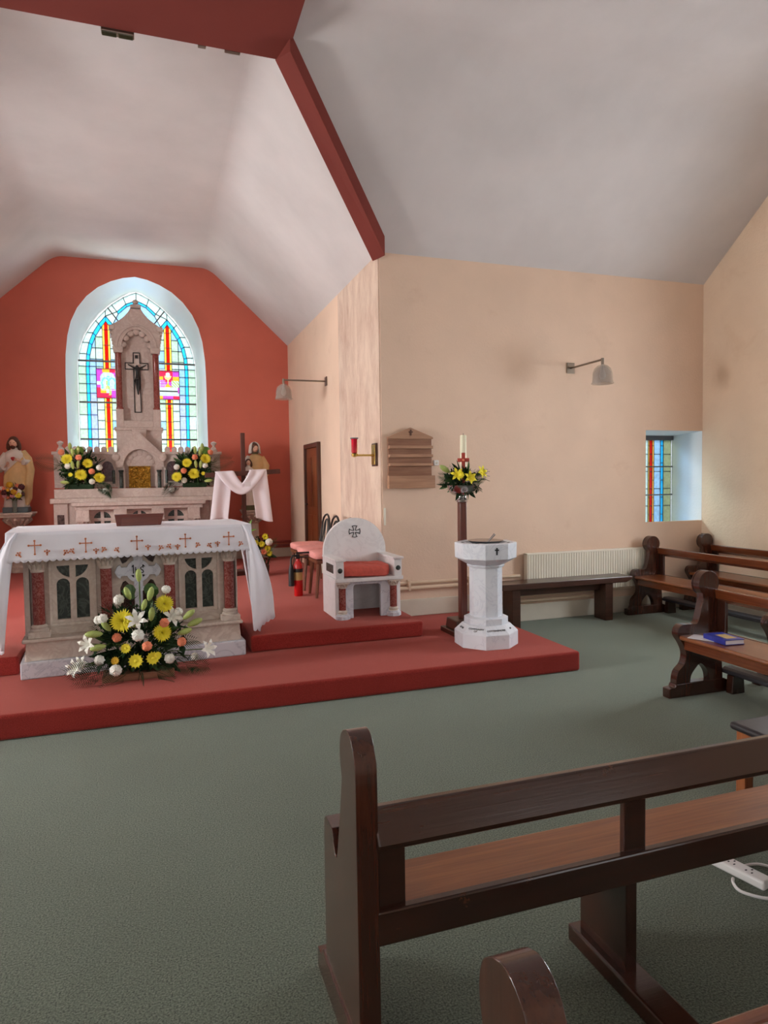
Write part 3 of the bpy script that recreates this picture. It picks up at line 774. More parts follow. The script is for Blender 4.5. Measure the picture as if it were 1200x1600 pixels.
# ------------------------------------------------------------------ wall fittings
def wall_lamp(name, label, base, out):
    """bell glass lamp on a rod; out = unit vector away from the wall"""
    r = root(name, label, 'lamp', base, group='bell glass wall lamps')
    b = Vector(base); o = Vector(out); e = b+o*.58
    sd = Vector((-o.y, o.x, 0))
    m = MB(); c = [b+sd*x+Vector((0, 0, z))+o*y for y in (0.002, .014) for x, z in ((-.05, -.06), (.05, -.06), (.05, .06), (-.05, .06))]
    m.add(c, [(0, 1, 2, 3), (7, 6, 5, 4), (0, 4, 5, 1), (1, 5, 6, 2), (2, 6, 7, 3), (3, 7, 4, 0)]).build('wall_plate', 'bronze_grey', r, bev=.004)
    MB().tube([b, e], .011, 10).build('arm', 'bronze_grey', r, 40)
    MB().tube([e+Vector((0, 0, .015)), e+Vector((0, 0, -.05))], .016, 10).build('holder', 'bronze_grey', r, 40)
    cz = -.05
    prof = [(.014, 0), (.05, -.012), (.085, -.045), (.10, -.09), (.104, -.15), (.108, -.185), (.118, -.20), (.114, -.203), (.102, -.185), (.097, -.12), (.09, -.08), (.045, -.03), (.012, -.012)]
    MB().lathe([(p, z+cz) for p, z in prof], 28, tuple(e), cap=False).build('shade', 'lamp_glass', r, 50)
    MB().lathe([(.004, cz), (.016, cz-.02), (.02, cz-.06), (.034, cz-.10), (.034, cz-.13), (.018, cz-.155), (.001, cz-.16)], 16, tuple(e), cap=False).build('bulb', 'plastic_white', r, 50)
wall_lamp('wall_lamp', 'glass bell lamp on a rod above the radiator wall', (4.5, YT, 2.83), (0, -1, 0))
wall_lamp('wall_lamp', 'glass bell lamp on a rod in front of the red wall corner', (XC, 8.88, 2.93), (-1, 0, 0))
# hymn board
r = root('notice_board', 'gabled oak hymn board with ledges on the cream wall', 'board', (2.54, YT-.03, 1.51))
MB().shape([[(2.295, 1.54), (2.78, 1.54), (2.78, 2.03), (2.538, 2.125), (2.295, 2.03)]], YT-.03, YT-.001).build('back_board', 'board_wood', r, bev=.004)
MB().shape([[(2.285, 2.02), (2.79, 2.02), (2.79, 2.04), (2.538, 2.138), (2.285, 2.04)]], YT-.05, YT-.03).build('gable', 'board_light', r, bev=.004)
for z in (1.92, 1.83, 1.74): MB().box(2.297, 2.778, YT-.075, YT-.028, z, z+.03, 0, .0).build('slat', 'board_light', r, bev=.003)
MB().box(2.28, 2.795, YT-.085, YT-.03, 1.51, 1.64).build('number_box', 'board_light', r, bev=.004)
cr = [(2.530, 2.055), (2.546, 2.055), (2.546, 2.085), (2.560, 2.085), (2.560, 2.097), (2.546, 2.097), (2.546, 2.115), (2.530, 2.115), (2.530, 2.097), (2.516, 2.097), (2.516, 2.085), (2.530, 2.085)]
MB().shape([cr], YT-.056, YT-.049).build('carved_cross', 'frame_wood', r)
o = MB().box(2.805, 2.86, YT-.035, YT-.001, 1.745, 1.80).build('thermostat', 'plastic_white', None, bev=.006)
single(o, 'small white thermostat box beside the hymn board', 'thermostat')
tag(MB().lathe([(.014, 0), (.012, .006), (.001, .007)], 16).xf(Matrix.Translation((2.835, YT-.035, 1.772)) @ Matrix.Rotation(PI/2, 4, 'X')).build('dial', 'baseboard_cream', o, 40))
single(MB().box(2.245, 2.268, YT-.012, YT-.001, 1.13, 1.31).build('thermometer', 'radiator_cream', None, bev=.003), 'slim wall thermometer at the chancel corner', 'thermometer')
# sanctuary lamp
r = root('sanctuary_lamp', 'red glass sanctuary lamp on a brass arm', 'lamp', (XC-.012, 6.77, 1.74))
MB().box(XC-.036, XC-.012, 6.70, 6.84, 1.745, 1.985).build('backplate', 'frame_wood', r, bev=.004)
MB().box(XC-.044, XC-.036, 6.715, 6.825, 1.76, 1.97).build('plate_face', 'brass', r, bev=.003)
MB().tube([(XC-.04, 6.77, 1.86), (XC-.245, 6.77, 1.86)], .011, 10).build('arm', 'brass', r, 40)
MB().lathe([(.008, 1.84), (.03, 1.85), (.034, 1.875), (.02, 1.885)], 16, (XC-.245, 6.77, 0)).build('cup', 'brass', r, 40)
MB().lathe([(.03, 1.885), (.032, 1.9), (.032, 2.02), (.038, 2.03), (.034, 2.03), (.028, 2.02), (.028, 1.9)], 20, (XC-.245, 6.77, 0), cap=False).build('glass', 'red_glass', r, 50)
MB().lathe([(.026, 1.89), (.026, 2.0)], 16, (XC-.245, 6.77, 0)).build('candle', 'heart_red', r, 40)
MB().lathe([(.042, 2.03), (.044, 2.036), (.042, 2.042)], 20, (XC-.245, 6.77, 0)).build('rim', 'pedestal_grey', r, 40)
# floodlight on the beam
r = root('floodlight', 'small grey twin floodlight fixed behind the red beam', 'light', (-.155, 5.53, 4.93))
MB().box(-.27, -.04, 5.50, 5.56, 4.93, 4.99).build('housing', 'bronze_grey', r, bev=.006)
for x in (-.265, -.15): MB().box(x, x+.10, 5.505, 5.555, 4.924, 4.932).build('lens', 'pane_grey', r, bev=.002)
for x, w in ((.42, .06), (.62, .12)): single(MB().box(x, x+w, 5.501, 5.53, 4.945, 4.965).build('bracket', 'bronze_grey', None, bev=.004), '%s metal bracket on the edge of the red beam' % ('short' if w < .1 else 'long'), 'bracket')
# ------------------------------------------------------------------ forward altar
def column(par, x, y, z0, z1, r, zc, shaft='marble_red', stone='stone_cream', sq=1.5):
    """base, shaft z0..z1 and carved capital up to zc"""
    MB().lathe([(r*1.5, z0-.055), (r*1.55, z0-.04), (r*1.25, z0-.03), (r*1.4, z0-.015), (r*1.1, z0)], 20, (x, y, 0)).build('column_base', stone, par, 40)
    MB().lathe([(r, z0), (r, z1)], 20, (x, y, 0)).build('shaft', shaft, par, 60)
    h = zc-z1
    cap = MB().lathe([(r*1.15, z1), (r*1.2, z1+.012*h/.1), (r*1.02, z1+.02*h/.1), (r*1.1, z1+h*.35), (r*1.45, z1+h*.6), (r*1.75, z1+h*.74)], 20, (x, y, 0))
    cap.box(x-r*1.8, x+r*1.8, y-r*1.8, y+r*1.8, z1+h*.74, zc)
    c = cap.build('capital', stone, par, 35, bev=.002)
    lv = MB()
    for i in range(10):
        a = 2*PI*i/10
        for (ra, za, rb, zb) in ((1.12, .12, 1.45, .45), (1.35, .40, 1.85, .72)):
            aa = a+(PI/10 if za > .3 else 0)
            p = [(x+r*k*math.cos(aa), y+r*k*math.sin(aa), z1+h*z) for k, z in ((ra, za), ((ra+rb)/2*.96, (za+zb)/2), (rb, zb), (rb*1.06, zb-.06))]
            lv.tube(p, [r*.12, r*.26, r*.2, r*.08], 5)
    lv.build('carved_leaves', stone, c, 60)
AR = math.radians(4.5)
A = root('altar', 'carved stone altar table with red marble columns at the front', 'altar', (-.137, 5.571, HP1), AR, local=True)
MB().box(-.83, .83, 0, .76, 0, .125).build('plinth', 'marble_white', A, bev=.008)
MB().box(-.80, .80, .03, .73, .125, .27, .01, .01).build('base', 'stone_cream', A, bev=.006)
MB().box(-.815, .815, .015, .745, .262, .29).build('base_moulding', 'stone_cream', A, bev=.01, seg=3)
MB().box(-.77, .77, .20, .70, .29, 1.0).build('body', 'stone_pink', A)
MB().box(-.86, .86, .0, .76, .93, 1.085).build('table_slab', 'stone_cream', A, bev=.01)
for x in (-.70, -.225, .25, .725):
    MB().box(x-.075, x+.075, .045, .19, .29, .335).build('pedestal', 'stone_cream', A, bev=.005)
    column(A, x, .115, .385, .78, .042, .93)
for a, b in ((-.80, -.76), (.785, .80)): MB().box(a, b, .15, .24, .29, .95).build('corner_pilaster', 'stone_cream', A, bev=.004)
def cross_circle(cx, cz, r, bar):
    """four quarter openings of a circle with a cross left standing"""
    out = []
    for q in range(4):
        a0 = 90*q; g = math.degrees(math.asin(bar/r))
        pts = arc(cx, cz, r, a0+g, a0+90-g, 8)
        sx = 1 if q in (0, 3) else -1; sz = 1 if q < 2 else -1
        out.append(pts+[(cx+sx*bar, cz+sz*bar)])
    return out
def lancet(cx, w, z0, z1): return [(cx-w, z0), (cx+w, z0), (cx+w, z1-w)] + arc(cx, z1-w, w, 10, 170, 8) + [(cx-w, z1-w)]
for cx, tone in ((-.462, 'left'), (.488, 'right')):
    MB().box(cx-.19, cx+.19, .185, .20, .30, .95).build('dark_panel', 'marble_green', A)
    loops = [rect(cx-.20, cx+.20, .29, .955), lancet(cx-.068, .046, .40, .715), lancet(cx+.068, .046, .40, .715)] + cross_circle(cx, .835, .115, .022)
    t = MB().shape(loops, .15, .185).build('tracery', 'stone_cream', A, bev=.004)
    fr = MB()
    fr.shape([rect(cx-.165, cx+.165, .355, .955), rect(cx-.145, cx+.145, .375, .955-.001)], .135, .15)
    fr.build('moulding', 'stone_cream', t, bev=.004)
cx = .013
MB().box(cx-.19, cx+.19, .185, .20, .30, .95).build('dark_panel', 'marble_dark', A)
holes = []
for s in (-1, 1):
    holes.append([(cx+s*.03, .40), (cx+s*.135, .40), (cx+s*.135, .61)] + [(cx+s*.115, .655), (cx+s*.095, .665), (cx+s*.06, .625), (cx+s*.03, .60)])
    holes.append([(cx+s*.045, .86), (cx+s*.085, .815), (cx+s*.115, .80), (cx+s*.135, .85), (cx+s*.12, .91), (cx+s*.08, .935)])
MB().shape([rect(cx-.20, cx+.20, .29, .955)]+holes, .15, .185).build('tracery', 'stone_cream', A, bev=.004)
zc = .742
def celtic(cx, zc, k=1.0):
    P = []
    def arm(rot):
        pts = [(.034, .08), (.034, .125), (.055, .135), (.04, .155), (0, .175), (-.04, .155), (-.055, .135), (-.034, .125), (-.034, .08)]
        cr_, sr = math.cos(rot), math.sin(rot)
        return [(cx+k*(x*cr_-z*sr), zc+k*(x*sr+z*cr_)) for x, z in pts]
    for q in range(4):
        a = PI/2*q; P += arm(a)
        P += [(cx+k*.09*math.cos(a+PI/2+t), zc+k*.09*math.sin(a+PI/2+t)) for t in [math.radians(v) for v in (24, 34, 45, 56, 66)]]
    holes = []
    for q in range(4):
        a0 = 90*q
        holes.append(arc(cx, zc, .062*k, a0+32, a0+58, 5)+[(cx+.030*k*(1 if q in (0, 3) else -1), zc+.030*k*(1 if q < 2 else -1))])
    return [P]+holes
cc = MB().shape(celtic(cx, zc), .115, .15).build('celtic_cross', 'marble_white', A, bev=.003)
MB().box(cx-.06, cx+.06, .146, .152, zc-.06, zc+.06).build('dark_panel', 'ink_black', A)
MB().box(cx-.03, cx+.03, .13, .15, .40, zc-.1).build('cross_shaft', 'marble_white', A, bev=.004)
txt('monogram', 'IhS', .075, 'ink_black', cc, Matrix.Translation((cx, .114, zc+.004)) @ Matrix.Rotation(PI/2, 4, 'X'), .002)
# altar cloth
K = root('altar_cloth', 'white lace edged altar cloth embroidered with small crosses', 'cloth', (-.137, 5.571, HP1+1.085), AR, local=True)
def scal(u, n, a): return a*abs(math.sin(PI*u*n))
top = MB().box(-.885, .885, -.045, .80, .001, .008).build('cloth_top', 'cloth_white', K, bev=.003)
fd = MB().sheet(lambda u, v: (-.885+1.77*u, -.046-.012*v-.006*math.sin(u*19)*v, .006-(.205+scal(u, 38, .014))*v), 228, 8)
fd = fd.build('front_drop', 'cloth_white', K, 60, thick=.004)
def side_drop(s, zl, x_bot, y_in):
    # long end fall: hangs from the table end, its front fold turned toward the nave
    def fn(u, v):
        z = .006-v*(zl+scal(u, 11, .018))
        ax = .885+.02*v; ay = -.045-.05*v+.02*v*v
        bx = .895+.17*v**.8; by = .70
        k = u**.8
        x = ax+(bx-ax)*min(1, k*1.6)*(1-.25*u)+.018*math.sin(u*13+1)*v
        y = ay+(by-ay)*u
        return (s*x, y, z)
    m = MB().sheet(fn, 66, 14)
    return m.build('end_drop', 'cloth_white', K, 60, thick=.004)
side_drop(-1, .86, 0, 0); side_drop(1, .88, 0, 0)
def corner_fold(s, zl):
    # free corner of the cloth that falls in front of the table end
    def fn(u, v):
        z = .004-v*(zl*(1-.10*u)+scal(u, 5, .015))
        x = .80+.085*v**.5*(1 if s < 0 else .9)+u*(.085+.12*math.sin(min(1, v*1.1)*PI*.62))*(.35+.65*v**.4)-.06*(1-v)*0+(.0 if s > 0 else .03*v)
        y = -.052-.045*v+.07*u*v+.012*math.sin(u*8+v*3)
        return (s*x, y, z)
    return MB().sheet(fn, 34, 14).build('corner_fold', 'cloth_white', K, 60, thick=.004)
corner_fold(-1, .83); corner_fold(1, .87)
def emb_cross(sz):
    m = MB(); t = .09*sz
    for a, b in (((0, -.75*sz), (0, .5*sz)), ((-.5*sz, .08*sz), (.5*sz, .08*sz))):
        m.box(min(a[0], b[0])-t*.5, max(a[0], b[0])+t*.5, -.002, .002, min(a[1], b[1])-t*.5, max(a[1], b[1])+t*.5)
    for x, z in ((0, .5), (-.5, .08), (.5, .08), (0, -.75)): m.lathe([(.1*sz, -.002), (.1*sz, .002)], 8).xf(Matrix.Translation((x*sz, 0, z*sz)) @ Matrix.Rotation(PI/2, 4, 'X'), len(m.v)-16)
    return m.mesh('embroidered_cross', 'thread_orange')
def emb_sprig():
    m = MB()
    for x, z, r in ((0, 0, .009), (-.014, .012, .007), (.014, .012, .007), (0, .02, .006), (0, -.014, .006)): m.lathe([(r, -.002), (r, .002)], 7).xf(Matrix.Translation((x, 0, z)) @ Matrix.Rotation(PI/2, 4, 'X'), len(m.v)-14)
    m.box(-.002, .002, -.002, .002, -.014, .02)
    return m.mesh('embroidered_sprig', 'thread_orange')
EC, ES = emb_cross(.078), emb_sprig()
for x in (-.70, -.36, .0, .36, .70): inst('embroidered_cross', EC, K, (x, -.060, -.095))
for i, x in enumerate((-.80, -.62, -.50, -.45, -.29, -.24, -.14, .08, .17, .24, .30, .45, .55, .61, .79)): inst('embroidered_sprig', ES, K, (x, -.062, -.155+.008*(i % 2)), Matrix.Rotation(.6*(i % 3-1), 4, 'Y').to_quaternion())
inst('embroidered_cross', EC, K, (-1.0, -.112, -.55), Matrix.Rotation(1.57, 4, 'Y').to_quaternion(), .85)
for x, z in ((-.985, -.50), (-.965, -.66), (-.985, -.74), (-.955, -.17)): inst('embroidered_sprig', ES, K, (x, -.105 if z < -.3 else -.075, z))
# missal stand
r = root('missal_stand', 'low brown wooden missal stand on the altar cloth', 'stand', (-.115, 5.86, 1.257), AR)
MB().shape([[(-.175, 0), (.165, 0), (.19, .095), (-.19, .095)]], -.01, .01).xf(Matrix.Rotation(.15, 4, 'X')).build('front_board', 'missal_wood', r, bev=.003)
MB().shape([[(-.02, 0), (.26, 0), (.26, .02), (-.02, .095)]], -.14, .14, 'YZ').build('wedge_base', 'missal_wood', r, bev=.004)

# ------------------------------------------------------------------ marble presider's chair
C = root('presider_chair', 'white marble presider chair with rounded back and coral cushion', 'chair', (1.89, 6.25, HP2))
X0, X1, YF, YK = 1.57, 2.215, 6.00, 6.52
bk = [(X0, HP2), (X1, HP2), (X1, .90)] + arc((X0+X1)/2, .90, (X1-X0)/2, 4, 176, 28, .325) + [(X0, .90)]
MB().shape([bk], YK-.05, YK).build('backrest', 'marble_chair', C, bev=.006)
for x0, x1 in ((X0, X0+.035), (X1-.035, X1)): MB().box(x0, x1, YF+.05, YK-.05, HP2, .66).build('side_panel', 'marble_chair', C, bev=.004)
MB().box(X0-.012, X1+.012, YF-.012, YK-.05, .655, .69).build('seat_slab', 'marble_chair', C, bev=.006)
om = 1.885
op = [(om-.135, HP2), (om-.135, .58)] + arc(om-.105, .59, .03, 180, 90, 5) + arc(om+.105, .59, .03, 90, 0, 5) + [(om+.135, HP2)]
MB().shape([[(X0+.035, HP2)]+op+[(X1-.035, HP2), (X1-.035, .655), (X0+.035, .655)]], YF+.06, YF+.10).build('front_panel', 'marble_white', C, bev=.003)
for x in (X0+.07, X1-.07):
    MB().lathe([(.074, 0), (.074, .035), (.06, .042), (.06, .05)], 8, (x, YF+.055, HP2), a0=PI/8).build('column_foot', 'marble_white', C, bev=.003)
    column(C, x, YF+.055, HP2+.085, .595, .033, .655, 'marble_red', 'stone_cream')
for s, xa in ((-1, X0), (1, X1-.075)):
    ar = MB().box(xa, xa+.075, YF, YK-.05, .69, .85).build('arm', 'marble_chair', C, bev=.004)
    MB().box(xa-.015, xa+.09, YF-.02, YK-.04, .85, .872).build('arm_rest', 'marble_chair', C, bev=.006)
    MB().lathe([(.024, 0), (.022, .006), (.012, .012), (.001, .014)], 16).xf(Matrix.Translation((xa+.038, YF-.001, .765)) @ Matrix.Rotation(PI/2, 4, 'X')).build('boss', 'marble_green', ar, 50)
    xs = xa-.004 if s < 0 else xa+.075
    for i in range(5): MB().box(xs, xs+.004, YF+.10+i*.055, YF+.14+i*.055, .73, .81).build('grille_slot', 'marble_green', ar)
cu = MB()
def cush(u, v):
    a = 2*PI*u; b = PI*(v-.5)
    f = lambda t: math.copysign(abs(t)**.35, t)
    return (om+.235*f(math.cos(a))*f(math.cos(b)), YF+.235+.225*f(math.sin(a))*f(math.cos(b)), .745+.055*f(math.sin(b))+.008*math.cos(a*3))
cu.sheet(cush, 40, 14).build('seat_cushion', 'cushion_coral', C, 60)
def patee(cx, cz, s):
    out = []
    for q in range(4):
        a = PI/2*q
        for x, z in ((.014, .016), (.022, .045), (.034, .062), (0, .068), (-.034, .062), (-.022, .045), (-.014, .016)):
            out.append((cx+s*(x*math.cos(a)-z*math.sin(a)), cz+s*(x*math.sin(a)+z*math.cos(a))))
    return out
P = patee(om+.005, 1.09, .9)
_, Q = inset(P, .007)
MB().shape([P, Q], YK-.054, YK-.049).build('carved_cross', 'ink_black', C)

# ------------------------------------------------------------------ octagonal font
FX, FY = 2.715, 5.25
a0 = math.atan2(-FY, -FX)
Fo = root('baptismal_font', 'octagonal white marble baptismal font on a stepped base', 'font', (FX, FY, HP1))
MB().lathe([(.275, HP1), (.275, .285)], 8, (FX, FY, 0), a0).build('base', 'marble_font', Fo, bev=.004)
MB().lathe([(.275, .285), (.205, .35)], 8, (FX, FY, 0), a0).build('base_slope', 'marble_font', Fo, bev=.003)
MB().lathe([(.19, .35), (.19, .405), (.155, .412)], 8, (FX, FY, 0), a0).build('step', 'marble_font', Fo, bev=.003)
MB().lathe([(.142, .41), (.142, .84)], 8, (FX, FY, 0), a0).build('pillar', 'marble_font', Fo, bev=.003)
MB().lathe([(.155, .835), (.165, .855), (.15, .862)], 8, (FX, FY, 0), a0).build('collar', 'marble_font', Fo, bev=.003)
bw = MB().lathe([(.16, .86), (.265, .918), (.268, 1.045), (.262, 1.052), (.19, 1.052), (.16, .98)], 8, (FX, FY, 0), a0).build('bowl', 'marble_font', Fo, bev=.003)
MB().lathe([(.185, 1.025), (.19, 1.03)], 24, (FX, FY, 0)).build('water', 'water', Fo, 40)
MB().lathe([(.10, 1.03), (.15, 1.06), (.155, 1.066), (.145, 1.063), (.09, 1.036)], 24, (FX, FY, 0)).build('basin', 'silver', Fo, 50)
MB().tube([(FX+.02, FY, 1.045), (FX+.085, FY-.01, 1.115)], [.006, .011], 8).build('sprinkler', 'silver', Fo, 50)
def face_m(k, rad, z, tilt=0):
    a = a0+PI/8+k*PI/4; ap = rad*math.cos(PI/8)
    # text plane: right = tangent, up = z, normal = outward
    n = Vector((math.cos(a), math.sin(a), 0)); t = Vector((-math.sin(a), math.cos(a), 0)); u = Vector((0, 0, 1))
    if tilt: u = (Vector((0, 0, 1))*math.cos(tilt)-n*math.sin(tilt)).normalized()
    nn = t.cross(u)
    m = Matrix.Identity(4)
    for i in range(3): m[i][0] = t[i]; m[i][1] = u[i]; m[i][2] = nn[i]; m[i][3] = (n*ap+Vector((FX, FY, z)))[i]
    return m
tl = math.atan2(.07*math.cos(PI/8), .065)
for k, body in ((-1, 'COMMUNITY\nOF'), (0, 'COTTENSMORE'), (1, 'AD'), (-2, 'OF THE')):
    txt('inscription', body, .023, 'ink_black', Fo, face_m(k, .242, .3175, tl), .0012)
for k, body in ((-1, 'AMEN'), (1, 'LORD'), (-2, 'HOLY')):
    txt('inscription', body, .022, 'ink_black', bw, face_m(k, .228, 1.0525, PI/2), .001)
cm = MB().shape([[(-.006, -.03), (.006, -.03), (.007, .006), (.018, .006), (.018, .017), (.007, .017), (.007, .03), (-.007, .03), (-.007, .017), (-.018, .017), (-.018, .006), (-.007, .006)]], -.001, .002, 'XY').xf(face_m(0, .2685, .99))
cm.build('black_cross', 'ink_black', bw)

# ------------------------------------------------------------------ flowers (shared meshes)
def m_mum():
    m = MB()
    for ring, (n, r0, el) in enumerate(((26, 1.0, 8), (24, .95, 24), (20, .84, 42), (14, .62, 60), (8, .38, 76))):
        for i in range(n):
            a = 2*PI*(i+.5*(ring % 2))/n+random.uniform(-.06, .06); e = math.radians(el+random.uniform(-5, 5)); L = r0*random.uniform(.92, 1.05)
            d = Vector((math.cos(a)*math.cos(e), math.sin(a)*math.cos(e), math.sin(e)*.75)); t = Vector((-math.sin(a), math.cos(a), 0)); w = .085
            b = d*.12
            m.add([b-t*w*.4, b+t*w*.4, d*L*.7+t*w+Vector((0, 0, .03)), d*L+Vector((0, 0, .06)), d*L*.7-t*w+Vector((0, 0, .03))], [(0, 1, 2, 3, 4)])
    return m
def m_ruffle(n=5):
    m = MB(); m.ball((0, 0, .35), (1, 1, .75), 22, 12)
    for i, v in enumerate(m.v):
        k = 1+.13*math.sin(math.atan2(v.y, v.x)*9+v.z*7)+random.uniform(-.08, .08); m.v[i] = Vector((v.x*k, v.y*k, .35+(v.z-.35)*k))
    return m
def m_daisy():
    m = MB()
    for ring in range(2):
        for i in range(13):
            a = 2*PI*(i+.5*ring)/13; d = Vector((math.cos(a), math.sin(a), .18+.2*ring)); t = Vector((-math.sin(a), math.cos(a), 0)); L = 1-.15*ring
            m.add([d*.15-t*.05, d*.15+t*.05, d*L*.7+t*.14, d*L, d*L*.7-t*.14], [(0, 1, 2, 3, 4)])
    m.ball((0, 0, .16), (.26, .26, .14), 10, 6); return m
def m_bud(): return MB().lathe([(.03, 0), (.13, .12), (.2, .35), (.22, .6), (.16, .85), (.05, 1.0)], 10)
def m_lily():
    m = MB()
    for i in range(6):
        a = 2*PI*i/6; d = Vector((math.cos(a), math.sin(a), 0)); t = Vector((-math.sin(a), math.cos(a), 0))
        rows_ = [(0, .02, 0), (.25, .16, .45), (.6, .22, .8), (1.0, .03, .75)]
        for k in range(3):
            (r0, w0, z0), (r1, w1, z1) = rows_[k], rows_[k+1]
            m.add([d*r0-t*w0+Vector((0, 0, z0)), d*r0+t*w0+Vector((0, 0, z0)), d*r1+t*w1+Vector((0, 0, z1)), d*r1-t*w1+Vector((0, 0, z1))], [(0, 1, 2, 3)])
    return m
def m_leaf(w=.16, bend=.25, n=6):
    m = MB()
    def fn(u, v):
        ww = w*math.sin(PI*min(1, v*.94+.06))**.8*(1-.25*v); x = (u-.5)*2*ww
        return (x, v, bend*v*v*-.6+abs(x)*.5)
    return m.sheet(fn, 2, n)
def m_frond(n=15):
    m = MB(); m.tube([(0, 0, 0), (0, .5, .02), (0, 1, -.12)], [.012, .009, .003], 4)
    for i in range(n):
        v = .12+.88*i/(n-1); L = .40*math.sin(PI*(.2+.72*v))+.08; z = -.12*v*v
        for s in (-1, 1):
            m.add([(0, v, z), (s*L*.5, v+.10, z+.03), (s*L, v+.24, z-.04), (s*L*.5, v+.065, z+.02)], [(0, 1, 2, 3)])
    return m
def m_round():
    m = MB(); return m.sheet(lambda u, v: ((u-.5)*.9*math.sin(PI*min(1, v*.9+.1))**.5, v*.8, .1*math.sin(v*3)+abs(u-.5)*.2), 4, 6)
FM = {}
for nm, fn in (('mum', m_mum), ('ruffle', m_ruffle), ('daisy', m_daisy), ('bud', m_bud), ('lily', m_lily), ('leaf', m_leaf), ('frond', m_frond), ('round', m_round)):
    FM[nm] = fn
FC = {}
def fmesh(kind, mat):
    if (kind, mat) not in FC: FC[(kind, mat)] = FM[kind]().mesh(kind, mat, smooth=(70 if kind in ('ruffle', 'bud') else None))
    return FC[(kind, mat)]
PN = {'mum': 'chrysanthemum', 'ruffle': 'carnation', 'daisy': 'daisy', 'bud': 'lily_bud', 'lily': 'lily', 'leaf': 'leaf', 'frond': 'fern_frond', 'round': 'leaf'}
def aim(d, spin=0, axis='Z'):
    q = Vector(d).to_track_quat(axis, 'X' if axis == 'Y' else 'Y')
    return q @ (Matrix.Rotation(spin, 4, axis).to_quaternion())
def put(par, kind, mat, loc, d, sc, spin=None):
    ax = 'Z' if kind not in ('leaf', 'frond', 'round') else 'Y'
    return inst(PN[kind], fmesh(kind, mat), par, loc, aim(d, random.uniform(0, 6) if spin is None else spin, ax), sc)
def greenery(par, n, c, rx, rz, ry, mats, size, core, face=(0, -1, 0), seed=1, kinds=('leaf', 'leaf', 'frond')):
    """radiating leaves, each one its own part, round a core of dense small leaves"""
    R = random.Random(seed); c = Vector(c)
    for i in range(n):
        a = R.uniform(0, 2*PI); q = R.uniform(.15, 1)
        d = Vector((math.cos(a)*rx, -ry*(1.2-q), math.sin(a)*rz))
        k = R.choice(kinds)
        put(par, k, R.choice(mats), c+d*q*.45, (d.x, d.y*1.2, d.z+.1*rz), size*R.uniform(.7, 1.25), R.uniform(-1.2, 1.2))
    m = MB()
    for i in range(core):
        a = R.uniform(0, 2*PI); q = math.sqrt(R.uniform(0, 1)); p = c+Vector((math.cos(a)*rx*q*.85, ry*R.uniform(-.5, .5), math.sin(a)*rz*q*.85))
        s0 = len(m.v); L = size*R.uniform(.25, .5)
        m.add([(0, 0, 0), (L*.2, L*.5, 0), (0, L, 0), (-L*.2, L*.5, 0)], [(0, 1, 2, 3)])
        m.xf(Matrix.Translation(p) @ Vector((R.uniform(-1, 1), R.uniform(-1, .2), R.uniform(-1, 1))).to_track_quat('Y', 'Z').to_matrix().to_4x4(), s0)
    o = m.build('filler_foliage', mats[0]); o.parent = par; tag(o, kind='stuff')
# ------------------------------------------------------------------ flowers in front of the altar
def arrangement(name, label, loc, sc, items, y0, depth):
    """items: (kind, material, x, z, radius, dx, dz) in metres before scale sc; blooms face the nave"""
    r = root(name, label, 'flowers', loc, local=True)
    for i, (k, mat, x, z, rad, dx, dz) in enumerate(items):
        yy = y0 - depth*max(0, 1-(abs(x)*1.6+abs(z-.3)*.6)) + .02*((i*7) % 5-2)*sc
        if k in ('bud',): d = (dx, -.25, dz)
        else: d = (dx*.5+x*.8, -1, .35+dz*.4)
        put(r, k, mat, (x*sc, yy, z*sc), d, rad*sc)
    return r
FA = [('mum', 'bloom_yellow', -.107, .46, .088, 0, 0), ('mum', 'bloom_yellow', .18, .55, .073, .2, .3), ('mum', 'bloom_yellow', .16, .335, .073, .1, 0),
      ('daisy', 'bloom_yellow', -.025, .165, .055, 0, -.2), ('daisy', 'bloom_yellow', .09, .16, .052, 0, -.2), ('daisy', 'bloom_yellow', .125, .19, .03, .3, 0), ('daisy', 'bloom_yellow', -.09, .255, .04, 0, 0), ('daisy', 'bloom_gold', -.167, .155, .033, -.2, 0),
      ('ruffle', 'bloom_white', -.125, .605, .036, -.2, .3), ('ruffle', 'bloom_white', .195, .648, .032, .2, .3), ('ruffle', 'bloom_white', -.003, .355, .042, 0, 0), ('ruffle', 'bloom_white', .275, .48, .031, .4, .1), ('ruffle', 'bloom_white', -.27, .162, .037, -.3, 0), ('ruffle', 'bloom_white', -.16, .10, .041, 0, -.2), ('ruffle', 'bloom_white', .205, .138, .037, .1, -.1), ('ruffle', 'bloom_white', .38, .138, .029, .4, -.1), ('ruffle', 'bloom_white', -.235, .47, .035, -.4, 0), ('ruffle', 'bloom_white', -.27, .455, .03, -.5, 0),
      ('lily', 'bloom_white', -.415, .125, .07, -.7, -.1), ('lily', 'bloom_white', -.38, .145, .06, -.5, .1), ('lily', 'bloom_white', .46, .18, .075, .7, .1), ('lily', 'bloom_white', -.33, .29, .07, -.6, .1), ('lily', 'bloom_white', .225, .435, .08, .3, .3), ('lily', 'bloom_white', -.01, .45, .08, 0, .4),
      ('ruffle', 'bloom_orange', -.147, .33, .032, -.1, 0), ('ruffle', 'bloom_orange', .175, .42, .033, .1, .1), ('ruffle', 'bloom_orange', .053, .26, .034, 0, -.1), ('ruffle', 'bloom_orange', .293, .247, .034, .3, -.1)]
